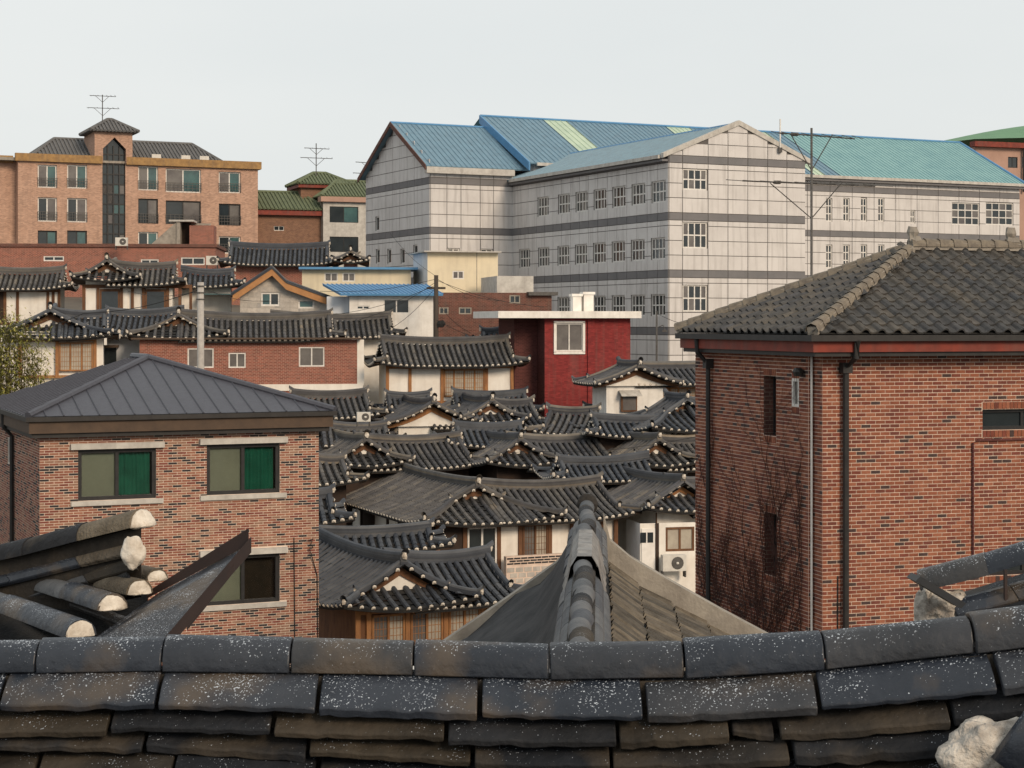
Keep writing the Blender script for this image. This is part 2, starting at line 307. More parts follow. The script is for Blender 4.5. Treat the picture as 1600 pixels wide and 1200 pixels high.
def bricks(parent, faces, bl, bh, j, m, limit=300, proud=.008):
    """faces = [(plane, t0,t1,z0,z1,holes,weight)]; running bond; the nearest whole bricks are objects, the others one joined part"""
    rnd = random.Random(3); whole = []; rest = MB()
    for pl, t0, t1, z0, z1, holes, wgt, flip in faces:
        rest.map = pl
        k = 0; z = z1
        while z - bh > z0:
            t = t0 - (bl + j) * (.5 if k % 2 else 0)
            while t < t1:
                a, c = max(t, t0 + .001), min(t + bl, t1 - .001)
                if c - a > .03:
                    r = (a, c, z - bh + j, z)
                    pcs = subtract(r, holes)
                    if len(pcs) == 1 and pcs[0] == r and abs(c - a - bl) < 1e-6: whole.append((wgt(a, z), pl, a, z - bh + j, flip))
                    else:
                        for q in pcs:
                            if q[1] - q[0] > .02 and q[3] - q[2] > .02: rest.tone = rnd.random(); brick_faces(rest, *q, proud)
                t += bl + j
            z -= bh; k += 1
    whole.sort(key=lambda q: q[0])
    b = MB(); b.box(0, bl, -proud, 0, 0, bh - j); me = b.obj('brick', m, mesh_only=True)
    for wg, pl, a, z, flip in whole[:limit]:
        mobj('brick', me, parent, pl(a if not flip else a + bl, 0, z), (0, 0, 0 if not flip else -PI / 2))
    for wg, pl, a, z, flip in whole[limit:]:
        rest.map = pl; rest.tone = rnd.random(); brick_faces(rest, a, a + bl, z, z + bh - j, proud)
    rest.map = None
    return rest.obj('bricks', m, parent, kind='stuff')
def brick_faces(b, t0, t1, z0, z1, o):
    k = b.add([(t0, 0, z0), (t1, 0, z0), (t1, 0, z1), (t0, 0, z1), (t0, o, z0), (t1, o, z0), (t1, o, z1), (t0, o, z1)])
    for q in ((4, 5, 6, 7), (0, 1, 5, 4), (1, 2, 6, 5), (2, 3, 7, 6), (3, 0, 4, 7)): b.face(tuple(k + i for i in q))
def window(parent, pl, t0, t1, z0, z1, nx=2, ny=1, fr='frame_white', gl='glass_dark', rec=.10, fw=.05, name='window', sill=None, gls=None):
    """frame with bars, recessed in its opening; every pane is a sub-part"""
    b = MB(pl)
    for a, c, d, e in ((t0, t0 + fw, z0, z1), (t1 - fw, t1, z0, z1), (t0 + fw, t1 - fw, z0, z0 + fw), (t0 + fw, t1 - fw, z1 - fw, z1)): b.box(a, c, -rec - .04, -rec + .03, d, e)
    for i in range(1, nx):
        x = t0 + (t1 - t0) * i / nx; b.box(x - fw * .45, x + fw * .45, -rec - .03, -rec + .02, z0 + fw, z1 - fw)
    for i in range(1, ny):
        zz = z0 + (z1 - z0) * i / ny; b.box(t0 + fw, t1 - fw, -rec - .035, -rec + .022, zz - fw * .45, zz + fw * .45)
    w_ = b.obj(name, fr, parent)
    for i in range(nx):
        for k in range(ny):
            q = MB(pl); q.box(t0 + (t1 - t0) * i / nx + .01, t0 + (t1 - t0) * (i + 1) / nx - .01, -rec - .02, -rec - .012, z0 + (z1 - z0) * k / ny + .01, z0 + (z1 - z0) * (k + 1) / ny - .01)
            q.obj('pane', (gls[(i + k) % len(gls)] if gls else gl), w_)
    if sill:
        s_ = MB(pl); s_.box(t0 - .06, t1 + .06, -.1, .07, z0 - .09, z0 - .005); s_.obj('sill', sill, w_)
    return w_
# ---------------------------------------------------------------- ground
b = MB(); xs = [-1500, -500, -200, -110, -70, -50] + [-40 + 4 * i for i in range(31)] + [100, 150, 250, 600, 1500]; ys = [-50, -20, 0, 1.5, 3, 8, 14, 20] + [24 + 5 * i for i in range(30)] + [190, 250, 400, 800, 1600, 4000]
for y in ys: b.add([(x, y, gz(x, y) + (noise.noise((x * .11, y * .11, 0)) * .35 if y > 5 else 0)) for x in xs])
for j in range(len(ys) - 1):
    for i in range(len(xs) - 1): k = j * len(xs) + i; b.face((k, k + 1, k + 1 + len(xs), k + len(xs)))
o = b.obj('ground', 'ground', smooth=True); o['kind'] = 'structure'

# ---------------------------------------------------------------- school with blue roof
L = Loc(1045, 110, 26)
S = L.thing('school_building', 'large pale panelled school with grey bands and blue metal roofs', 'building')
GWx = L.sx(1258); GD = L.sy(801); zb = -9.0
gp = []   # all panels (plane, rect)
def z_rows(off=0, top=10.5, bot=-4.5):
    rows = []
    for k in range(5):
        zb_ = 10.12 + off - 3.53 * k
        rows += [(zb_ - .25, zb_ + .22, 1), (zb_ - .25 - .33, zb_ - .25, 0), (zb_ - 1.50, zb_ - .58, 0), (zb_ - 2.40, zb_ - 1.50, 0), (zb_ - 3.31, zb_ - 2.40, 0)]
    return [r for r in rows if r[0] > bot]
def panels(pl, cols, rows, holes, zmax=None, wgt=0):
    for a, c in zip(cols, cols[1:]):
        for d, e, band in rows:
            if zmax and e > zmax((a + c) / 2): e = zmax((a + c) / 2)
            if e - d < .12: continue
            for q in subtract((a + .024, c - .024, d + .022, e - .022), holes):
                if q[1] - q[0] > .06 and q[3] - q[2] > .06: gp.append((wgt, pl, q, band))
def frange(a, b, n): return [a + (b - a) * i / n for i in range(n + 1)]
def school_windows(pl, wins):
    for (a, c, d, e, nx, ny) in wins: window(S, pl, a, c, d, e, nx, ny, gl='glass_dark', rec=.08, fw=.09, gls=['glass_dark', 'glass_grey', 'glass_dark'])
# projecting wing, gable front
zr, ze = L.z(193, GWx / 2, 0), 10.5
cx = [0] + [L.sx(p) for p in (1066, 1106, 1137, 1168, 1199, 1229)] + [GWx]
wins = []
for (p0, p1) in ((264, 297), (347, 388), (445, 487)):
    x0, x1 = L.sx(1066), L.sx(1105); xm = (x0 + x1) / 2; wins.append((x0 + .03, x1, L.z(p1, xm), L.z(p0, xm), 4, 2))
def gz1(x): return ze + (zr - ze) * (1 - abs(x - GWx / 2) / (GWx / 2)) - .05
rows = z_rows() + [(10.34, 11.1, 0), (11.1, 11.9, 0), (11.9, 12.6, 0)]
wall(S, front(0), 0, GWx, zb, ze, wins, 'panel_joint', 'wall')
b = MB(); b.poly([(0, 0, ze), (GWx, 0, ze), (GWx / 2, 0, zr)]); b.obj('gable_wall', 'panel_joint', S)
panels(front(0), cx, rows, wins, gz1, 0); school_windows(front(0), wins)
# its left side
wl = []
for py, ps in ((304, (833, 866, 894, 923, 953, 984, 1016)), (385, (804, 834, 865, 893, 922, 952, 983, 1015)), (459, (865, 893, 922, 952, 983, 1015))):
    for p in ps:
        y0, y1 = L.sy(p + 25), L.sy(p); zc = {304: 8.15, 385: 4.62, 459: 1.12}[py]
        wl.append((y0, y0 + 1.75, zc - .68, zc + .68, 4, 2))
wall(S, side(0), 0, GD, zb, ze, wl, 'panel_joint', 'wall')
panels(side(0), frange(0, GD, 17), z_rows(), wl, lambda t: ze - .05, 2); school_windows(side(0), wl)
wall(S, rside(GWx), 0, GD - 1, zb, ze, [], 'panel', 'wall')
# left block: front wall then gable end that faces left
lx = L.sx(672, GD); ld = L.sy(572, lx) - GD; z1e, z1r = 11.35, L.z(192, lx, GD + ld / 2)
wf = [(L.sx(p, GD), L.sx(p + 19, GD), L.z(393, lx, GD), L.z(387, lx, GD), 2, 1) for p in (699, 751)]
wall(S, front(GD), lx, 0, zb, z1e, wf, 'panel_joint', 'wall')
panels(front(GD), [lx] + [L.sx(p, GD) for p in (698, 720, 750, 771)] + [0], z_rows(0) + [(10.34, 11.3, 0)], wf, None, 1); school_windows(front(GD), wf)
ws = [(GD + t, GD + t + .8, L.z(q, lx, GD + t) - .55, L.z(q, lx, GD + t) + .55, 1, 1) for t, q in ((9.6, 349), (9.5, 400), (7.2, 400), (4.6, 400), (2.2, 394))]
wall(S, side(lx), GD, GD + ld, zb, z1e, ws, 'panel_joint', 'wall')
b = MB(); b.poly([(lx, GD, z1e), (lx, GD + ld, z1e), (lx, GD + ld / 2, z1r)]); b.obj('gable_wall', 'panel_joint', S)
panels(side(lx), frange(GD, GD + ld, 9), z_rows(0) + [(10.34, 11.2, 0), (11.2, 12.1, 0), (12.1, 13, 0), (13, 13.9, 0), (13.9, 14.6, 0)], ws, lambda t: (z1e + (z1r - z1e) * (1 - abs(t - GD - ld / 2) / (ld / 2)) - .08) if True else 0, 3)
school_windows(side(lx), ws)
# main building behind
ym = GD - 1.0; mx0 = 1.2; mx1 = L.sx(1593, ym); me_, mr_ = 11.75, L.z(182, mx0, ym + 8); MDp = 16.5
wm = []
for p in (1290, 1317, 1344.5, 1371.5):
    x0 = L.sx(p, ym); wm += [(x0, x0 + .62, L.z(346, x0, ym), L.z(309, x0, ym), 2, 3), (x0, x0 + .62, L.z(419, x0, ym), L.z(382, x0, ym), 2, 3)]
x0 = L.sx(1422, ym); wm.append((x0, x0 + .5, L.z(349, x0, ym), L.z(328, x0, ym), 2, 2))
for p in (1487, 1540):
    x0 = L.sx(p, ym); x1 = L.sx(p + 43, ym); wm.append((x0, x1, L.z(351, x0, ym), L.z(316, x0, ym), 4, 3))
wall(S, front(ym), GWx - .2, mx1, zb, me_, wm, 'panel_joint', 'wall')
panels(front(ym), frange(GWx, mx1, 17), z_rows(.45) + [(10.79, 11.7, 0)], wm, None, .5); school_windows(front(ym), wm)
b = MB(); b.poly([(mx0, ym, 0), (mx0, ym + MDp, 0), (mx0, ym + MDp, me_), (mx0, ym + 8, mr_ - .1), (mx0, ym, me_)]); b.poly([(mx1, ym, zb), (mx1, ym + MDp, zb), (mx1, ym + MDp, me_), (mx1, ym, me_)]); b.poly([(mx0, ym, 9), (GWx, ym, 9), (GWx, ym, me_), (mx0, ym, me_)]); b.poly([(mx0, ym + MDp, zb), (mx1, ym + MDp, zb), (mx1, ym + MDp, me_), (mx0, ym + MDp, me_)])
b.obj('end_wall', 'panel', S)
# panels into objects
rp = MB(); rb_ = MB(); gp.sort(key=lambda q: q[0]); cnt = 0
for wg, pl, q, band in gp:
    if cnt < 300: b = MB(pl)
    else: b = rb_ if band else rp; b.map = pl
    brick_faces(b, q[0], q[1], q[2], q[3], .035)
    if cnt < 300: b.obj('panel', 'panel_band' if band else 'panel', S)
    cnt += 1
rp.map = rb_.map = None
rp.obj('panels', 'panel', S, kind='stuff'); rb_.obj('band_panels', 'panel_band', S, kind='stuff')
# roofs: a ribbed sheet = thin slab + ribs
def metal_roof(parent, p00, p10, p11, p01, m, rib=.4, name='roof', th=.10, rh=.05):
    """p00->p10 along the eave, p01->p11 along the ridge"""
    a, b_, c, d = map(Vector, (p00, p10, p11, p01)); nrm = (b_ - a).cross(d - a).normalized()
    if nrm.z < 0: nrm = -nrm
    q = MB(); dn = -nrm * th
    q.loft([[a, b_, c, d], [a + dn, b_ + dn, c + dn, d + dn]])
    n_ = max(1, int(max((b_ - a).length, (c - d).length) / rib)); e = (b_ - a).normalized() * .03; up = nrm * rh
    for i in range(n_ + 1):
        t = i / n_; s0 = a.lerp(b_, t); s1 = d.lerp(c, t)
        k = q.add([s0 - e, s0 + e, s0 + e * .5 + up, s0 - e * .5 + up, s1 - e, s1 + e, s1 + e * .5 + up, s1 - e * .5 + up])
        for f_ in ((3, 2, 6, 7), (0, 3, 7, 4), (2, 1, 5, 6), (0, 1, 2, 3)): q.face(tuple(k + j for j in f_))
    return q.obj(name, m, parent)
ov = .45
slope = (zr - ze) / (GWx / 2)
metal_roof(S, (-ov, .25, ze - ov * slope), (-ov, GD + 6, ze - ov * slope), (GWx / 2, GD + 6, zr), (GWx / 2, .25, zr), 'blue_metal')
metal_roof(S, (GWx + ov, .25, ze - ov * slope), (GWx + ov, GD + 6, ze - ov * slope), (GWx / 2, GD + 6, zr), (GWx / 2, .25, zr), 'blue_metal')
b = MB()   # gable coping and gutter of the wing
for sgn in (-1, 1):
    xe = GWx / 2 + sgn * (GWx / 2 + ov)
    b.loft([[(xe, -.12, ze - ov * slope - .18), (xe, .24, ze - ov * slope - .18), (xe, .24, ze - ov * slope + .12), (xe, -.12, ze - ov * slope + .12)], [(GWx / 2, -.12, zr - .12), (GWx / 2, .24, zr - .12), (GWx / 2, .24, zr + .2), (GWx / 2, -.12, zr + .2)]])
b.obj('gable_coping', 'concrete_pale', S)
b = MB(); b.box(-ov - .16, -ov - .01, .26, GD - .6, ze - .38, ze - .16); b.obj('gutter', 'concrete_pale', S)
b = MB(); b.box(-ov, -.01, .05, GD - .3, ze - .55, ze - .42); b.obj('soffit', 'panel_band', S)
sl1 = (z1r - z1e) / (ld / 2)
metal_roof(S, (lx - .5, GD - ov, z1e - ov * sl1), (mx0 + 1, GD - ov, z1e - ov * sl1), (mx0 + 1, GD + ld / 2, z1r), (lx - .5, GD + ld / 2, z1r), 'blue_metal')
metal_roof(S, (lx - .5, GD + ld + ov, z1e - ov * sl1), (mx0 + 1, GD + ld + ov, z1e - ov * sl1), (mx0 + 1, GD + ld / 2, z1r), (lx - .5, GD + ld / 2, z1r), 'blue_metal')
b = MB()
for sgn in (-1, 1):
    ye = GD + ld / 2 + sgn * (ld / 2 + ov); b.loft([[(lx - .56, ye, z1e - ov * sl1 - .3), (lx - .50, ye, z1e - ov * sl1 - .3), (lx - .50, ye, z1e - ov * sl1 + .06), (lx - .56, ye, z1e - ov * sl1 + .06)], [(lx - .56, GD + ld / 2, z1r - .3), (lx - .5, GD + ld / 2, z1r - .3), (lx - .5, GD + ld / 2, z1r + .06), (lx - .56, GD + ld / 2, z1r + .06)]])
b.obj('verge_trim', 'dark_brick', S)
b = MB(); b.box(lx - .45, -.05, GD - ov - .02, GD - .01, z1e - .75, z1e - .3); b.obj('eave_soffit', 'concrete_pale', S)
slm = (mr_ - me_) / 8
def mroof(pa, pb, m, name='roof'):   # strip of the main front slope between two eave/ridge pixel columns
    return metal_roof(S, (pa, ym - ov, me_ - ov * slm), (pb, ym - ov, me_ - ov * slm), (pb, ym + 8, mr_), (pa, ym + 8, mr_), m, .42, name)
xg = [mx0 - .5, L.sx(885, ym + 4), L.sx(922, ym + 4), L.sx(1080, ym + 4), L.sx(1118, ym + 4), L.sx(1222, ym + 4), L.sx(1238, ym + 4), L.sx(1262, ym + 4)]
for a_, c_, m_ in zip(xg, xg[1:], ('blue_metal', 'pale_green_sheet', 'blue_metal', 'pale_green_sheet', 'blue_metal', 'pale_green_sheet', 'blue_metal')): mroof(a_, c_, m_)
hx = L.sx(1500, ym + 8)
metal_roof(S, (xg[-1], ym - ov, me_ - ov * slm), (mx1 + .3, ym - ov, me_ - ov * slm), (hx, ym + 8, mr_), (xg[-1], ym + 8, mr_), 'teal_metal', .42)
b = MB(); b.poly([(mx1 + .3, ym - ov, me_ - ov * slm), (mx1 + .3, ym + MDp, me_ - ov * slm), (hx, ym + 8, mr_)]); b.poly([(mx0 - .5, ym + MDp + .4, me_ - .2), (mx1 + .3, ym + MDp + .4, me_ - .2), (hx, ym + 8, mr_ - .02), (mx0 - .5, ym + 8, mr_ - .02)]); b.obj('back_roof', 'teal_metal', S)
b = MB(); b.tube([(mx0 - .5, ym + 8, mr_ + .03), (hx, ym + 8, mr_ + .03)], .11); b.tube([(hx, ym + 8, mr_ + .02), (mx1 + .3, ym - ov, me_ - ov * slm + .05)], .11); b.tube([(lx - .5, GD + ld / 2, z1r), (mx0 + .8, GD + ld / 2, z1r)], .11); b.tube([(GWx / 2, .3, zr), (GWx / 2, GD + 5, zr)], .10)
b.obj('ridge_cap', 'bright_blue_metal', S)
b = MB()
b.loft([[(mx0 - .62, ym - ov, me_ - ov * slm - .55), (mx0 - .5, ym - ov, me_ - ov * slm - .55), (mx0 - .5, ym - ov, me_ - ov * slm + .06), (mx0 - .62, ym - ov, me_ - ov * slm + .06)], [(mx0 - .62, ym + 8, mr_ - .55), (mx0 - .5, ym + 8, mr_ - .55), (mx0 - .5, ym + 8, mr_ + .08), (mx0 - .62, ym + 8, mr_ + .08)]])
b.obj('verge_trim', 'bright_blue_metal', S)
b = MB(); b.box(GWx + .3, mx1 + .3, ym - ov - .15, ym - ov, me_ - ov * slm - .2, me_ - ov * slm + .03); b.box(mx0, GWx / 2 - 2, ym - ov - .15, ym - ov, me_ - ov * slm - .2, me_ - ov * slm + .03); b.obj('gutter', 'concrete_pale', S)
b = MB(); b.box(GWx + .3, mx1 + .2, ym - ov, ym - .01, me_ - .62, me_ - .45); b.obj('soffit', 'panel_band', S)
b = MB(); b.tube([(GWx + 3.4, .5, zr - 4), (GWx + 3.4, .5, zr + 1.2)], .07); 

# ---------------------------------------------------------------- hall with green dome roof far right
L = Loc(1590, 175, 20); H = L.thing('domed_hall', 'pink walled hall with curved green roof beside the school', 'building')
wn = [(L.sx(p), L.sx(p + 15), L.z(262, L.sx(p)), L.z(245, L.sx(p)), 2, 1) for p in (1575, 1597)]
x0 = L.sx(1525)
wall(H, front(0), x0, 22, -4, L.z(232), wn, 'pink_wall'); 
for q in wn: window(H, front(0), *q, fr='frame_black')
b = MB(); b.poly([(x0, 0, -4), (x0, 18, -4), (x0, 18, L.z(232)), (x0, 0, L.z(232))]); b.obj('side_wall', 'pink_wall', H)
b = MB(); b.box(x0 - .5, 22, -.6, .3, L.z(232), L.z(224)); b.obj('fascia', 'fascia_red', H)
b = MB(); zt = L.z(222)
for i in range(13):
    t = i / 12; b.add([(x0 - .6 + u * 24, -.6 + v * 20, zt + 3.6 * math.sin(PI * min(1, max(0, (u * .5 + .02) * 1.0))) * (1 if True else 0) * math.sin(PI * (.08 + .84 * v))) for u in [i / 12] for v in [j / 10 for j in range(11)]])
for i in range(12):
    for j in range(10): k = i * 11 + j; b.face((k, k + 1, k + 12, k + 11))
b.obj('roof', 'green_dome', H, smooth=True)
b = MB(); b.tube([(L.sx(1597), -.3, L.z(300)), (L.sx(1597), -.3, L.z(232))], .12); b.obj('drain_pipe', 'gutter', H)

# ---------------------------------------------------------------- apartment block
L = Loc(28, 150, 24); A = L.thing('apartment_block', 'tan brick apartment block with yellow cornice and pointed stair tower', 'building')
x1 = L.sx(403); zt = L.z(258, 10); zc = zt + .1
wins = []
for (p0, p1, rows) in ((59, 89, ((257, 293, 'frame_white'), (308, 346, 'frame_white'), (360, 396, 'frame_black'))), (105, 136, ((257, 294, 'frame_white'), (309, 347, 'frame_white'), (360, 396, 'frame_black'))), (216, 247, ((259, 297, 'frame_white'), (310, 349, 'frame_black'), (362, 396, 'frame_white'))), (259, 314, ((263, 300, 'frame_white'), (313, 350, 'frame_black'), (365, 396, 'frame_black'))), (342, 376, ((268, 301, 'frame_white'), (318, 352, 'frame_black'), (369, 396, 'frame_white')))):
    for (q0, q1, fr) in rows:
        a, c = L.sx(p0), L.sx(p1); wins.append((a, c, L.z(q1, a), L.z(q0, a), fr))
tw0, tw1 = L.sx(160), L.sx(196)
tz = L.z(232, tw0)
wall(A, front(0), 0, x1, -1, zc, wins + [(tw0, tw1, -1, zc)], 'apartment_brick', depth=.3)
wall(A, side(0), 0, 12, -1, zc, [], 'apartment_brick'); wall(A, rside(x1), 0, 12, -1, zc, [], 'apartment_brick')
xl = L.sx(-60, 1.2); wall(A, front(1.2), xl, 0, -1, zc - .1, [], 'apartment_brick', 'wing_wall')
b = MB(); b.box(-.25, tw0 - .05, -.3, .1, zc - .1, zc + .55); b.box(tw1 + .05, x1 + .25, -.3, .1, zc - .1, zc + .55); b.box(x1 - .1, x1 + .3, .1, 12, zc - .1, zc + .55); b.box(xl, -.25, .9, 1.3, zc - .2, zc + .4); b.obj('cornice', 'yellow_cornice', A)
b = MB(); b.box(xl, x1, .1, 12, zc - .05, zc + .2); b.obj('flat_roof', 'concrete', A)
for i, (a, c, d, e, fr) in enumerate(wins):
    wn = window(A, front(0), a, c, d, e, 2, 1, fr, rec=.2, fw=.11, gls=[['glass_grey', 'glass_teal'], ['glass_dark', 'glass_grey'], ['glass_dark', 'glass_teal']][i % 3])
    r = MB()
    for zz in (d + .35, d + .6, d + .82): r.box(a - .05, c + .05, -.10, -.07, zz - .02, zz + .02)
    for k in range(9): xx = a + (c - a) * k / 8; r.box(xx - .015, xx + .015, -.098, -.072, d + .05, d + .82)
    r.obj('railing', 'antenna', wn)
# stair tower with glass slot and pyramid roof
T0, T1 = L.sx(147), L.sx(206); tzt = L.z(205, T0)
b = MB(); xm = (tw0 + tw1) / 2; zs_ = L.z(233, xm); za = L.z(215, xm)
b.poly([(T0, -.25, zc), (tw0, -.25, zc), (tw0, -.25, zs_), (xm, -.25, za), (tw1, -.25, zs_), (tw1, -.25, zc), (T1, -.25, zc), (T1, -.25, tzt), (T0, -.25, tzt)])
b.box(T0, T1, .6, 4.5, zc, tzt); b.poly([(T0, -.25, zc), (T0, .6, zc), (T0, .6, tzt), (T0, -.25, tzt)]); b.poly([(T1, -.25, zc), (T1, .6, zc), (T1, .6, tzt), (T1, -.25, tzt)])
b.poly([(tw0, -.25, zc), (tw0, .5, zc), (tw0, .5, zs_), (tw0, -.25, zs_)]); b.poly([(tw1, -.25, zc), (tw1, .5, zc), (tw1, .5, zs_), (tw1, -.25, zs_)])
b.obj('stair_tower', 'apartment_brick', A)
g_ = MB(); g_.poly([(tw0, .3, -1), (tw1, .3, -1), (tw1, .3, zs_), (xm, .3, za), (tw0, .3, zs_)]); gt = g_.obj('glass_slot', 'glass_dark', A)
b = MB()
for k in range(1, 4): xx = tw0 + (tw1 - tw0) * k / 4; b.box(xx - .05, xx + .05, .18, .28, -1, zs_ + .3)
zz = 0
while zz < zs_: b.box(tw0, tw1, .2, .27, zz - .05, zz + .05); zz += .85
b.obj('mullions', 'frame_black', gt)
rnd = random.Random(5)
for k in range(26):
    i_, j_ = rnd.randrange(4), rnd.randrange(14); b = MB(); a = tw0 + (tw1 - tw0) * i_ / 4 + .06; b.box(a, a + (tw1 - tw0) / 4 - .12, .285, .292, .06 + j_ * .85, .06 + j_ * .85 + .74); b.obj('pane', rnd.choice(['glass_grey', 'glass_teal', 'glass_dark']), gt)
def hip_roof(parent, x0, x1, y0, y1, z0, z1, rx0, rx1, m, rib=.45, name='roof'):
    yc = (y0 + y1) / 2; q = MB(); q.poly([(x0, y0, z0), (x1, y0, z0), (rx1, yc, z1), (rx0, yc, z1)]); q.poly([(x0, y1, z0), (x1, y1, z0), (rx1, yc, z1), (rx0, yc, z1)]); q.poly([(x0, y0, z0), (x0, y1, z0), (rx0, yc, z1)]); q.poly([(x1, y0, z0), (x1, y1, z0), (rx1, yc, z1)])
    q.poly([(x0, y0, z0 - .05), (x1, y0, z0 - .05), (x1, y1, z0 - .05), (x0, y1, z0 - .05)])
    n_ = int((x1 - x0) / rib); rr = random.Random(2)
    for i in range(n_ + 1):
        x = x0 + (x1 - x0) * i / n_
        t = 1.0
        if x < rx0: t = (x - x0) / max(.01, rx0 - x0)
        if x > rx1: t = (x1 - x) / max(.01, x1 - rx1)
        if t > .04:
            q.tone = rr.random(); q.tube([(x, y0 - .02, z0 + .03), (x, y0 + (yc - y0) * t, z0 + (z1 - z0) * t + .04)], .11, 5)
    if y1 - y0 > 2:
        n_ = int((y1 - y0) / rib)
        for i in range(1, n_):
            y = y0 + (y1 - y0) * i / n_; t = 1 - abs(y - yc) / (yc - y0); q.tone = rr.random()
            q.tube([(x0, y, z0 + .03), (x0 + (rx0 - x0) * t, y, z0 + (z1 - z0) * t + .04)], .11, 5)
    r_ = q.obj(name, m, parent)
    q = MB(); q.tube([(rx0, yc, z1 + .06), (rx1, yc, z1 + .06)], .16)
    for (cx_, cy_, rx_) in ((x0, y0, rx0), (x1, y0, rx1), (x0, y1, rx0), (x1, y1, rx1)): q.tube([(cx_, cy_, z0 + .08), (rx_, yc, z1 + .06)], .15)
    q.obj('ridge', m, r_); return r_
hip_roof(A, L.sx(45, 1), L.sx(352, 1), .7, 9.5, zc + .25, L.z(219, 6, 5), L.sx(85, 5), L.sx(300, 5), 'apartment_tile', .33)
hip_roof(A, T0 - .45, T1 + .45, -.7, 4.2, tzt, L.z(186, T0, 1.5), xm - .2, xm + .2, 'apartment_tile', .3, 'tower_roof')
for p in (237, 283, 312):
    b = MB(); x = L.sx(p, .6); b.box(x, x + .8, .5, .85, zc + .3, zc + .95); ac = b.obj('air_conditioner', 'ac_white', A)
def antenna(px, py0, py1, Y, label, arms):
    a = P(px, py1, Y); t = P(px, py0, Y); th = thing('tv_antenna', label, 'antenna', a)
    h = t.z - a.z; b = MB(); b.tube([(0, 0, 0), (0, 0, h)], .03 * Y / 150 + .012, 5); b.obj('mast', 'antenna', th)
    for (py, pl_, pr) in arms:
        z = P(px, py, Y).z - a.z; x0, x1 = (pl_ - px) * Y / F, (pr - px) * Y / F
        b = MB(); b.tube([(x0, 0, z + .05), (x1, .3, z - .02)], .025, 4); b.tube([(x0 * .55, 0, z), (0, 0, z - abs(x0) * .5)], .018, 4); b.tube([(x1 * .55, 0, z), (0, 0, z - abs(x1) * .5)], .018, 4)
        n_ = 7
        for k in range(n_): x = x0 + (x1 - x0) * k / (n_ - 1); b.tube([(x, -.35, z + .03), (x, .35, z + .03)], .014, 4)
        b.obj('crossarm', 'antenna', th)
antenna(160, 148, 190, 152, 'thin tv antenna rising behind the pointed stair tower roof', ((150, 141, 180), (169, 137, 185)))
antenna(494, 224, 275, 142, 'tv antenna standing on the green tiled roof', ((232, 476, 514), (247, 470, 519)))
antenna(577, 250, 300, 142, 'tv antenna half hidden by the gable of the school', ((254, 556, 582), (271, 552, 580)))

# ---------------------------------------------------------------- brown brick house with green tiled roofs
L = Loc(402, 160, 20); G = L.thing('green_roof_house', 'brown brick house with green tiled roofs and red eaves', 'house')
x1 = L.sx(505); zt = L.z(335, 3); q = (L.sx(428), L.sx(444), L.z(360, 1), L.z(353, 1), 2, 1)
wall(G, front(0), -2, x1, -1, zt, [q], 'brown_brick'); window(G, front(0), *q)
wall(G, rside(x1), 0, 8, -1, zt, [], 'brown_brick')
b = MB(); b.box(-2.3, x1 + .5, -.5, .1, zt - .1, zt + .4); b.obj('fascia', 'fascia_red', G)
hip_roof(G, -2.4, x1 + .6, -.6, 7, zt + .4, L.z(301, 3, 3), -.2, x1 - 1.6, 'green_tile', .35)
b = MB(); xa, xb = L.sx(470, 2), L.sx(545, 2); b.box(xa, xb, 2, 6, zt, L.z(290, 4, 2)); b.obj('attic', 'brown_brick', G)
b = MB(); b.box(xa - .3, xb + .3, 1.6, 6.4, L.z(293, 4, 2), L.z(287, 4, 2)); b.obj('attic_fascia', 'fascia_red', G)
hip_roof(G, xa - .4, xb + .4, 1.5, 6.5, L.z(287, 4, 2), L.z(270, 4, 4), (xa + xb) / 2 - .6, (xa + xb) / 2 + .6, 'green_tile', .3, 'attic_roof')
x2, x3 = L.sx(505, -.8), L.sx(572, -.8); q = (L.sx(515, -.8), L.sx(560, -.8), L.z(348, 6), L.z(323, 6), 2, 1); q2 = (q[0], q[1], L.z(394, 6), L.z(370, 6), 2, 1)
wall(G, front(-.8), x2, x3, -1, L.z(313, 6), [q, q2], 'concrete_pale', 'bay_wall'); window(G, front(-.8), *q, fr='frame_black', gls=['glass_dark', 'glass_teal']); window(G, front(-.8), *q2, fr='frame_black')
wall(G, side(x2), -.8, 6, -1, L.z(313, 6), [], 'concrete', 'bay_wall')
b = MB(); b.box(x2 - .3, x3 + 2, -1.2, 0, L.z(316, 6), L.z(308, 6)); b.obj('bay_eave', 'pink_wall', G)
hip_roof(G, x2 - .3, x3 + 3, -1.2, 6, L.z(308, 6), L.z(283, 6, 3), x2 + 2, x3 + 1, 'green_tile', .3, 'bay_roof')
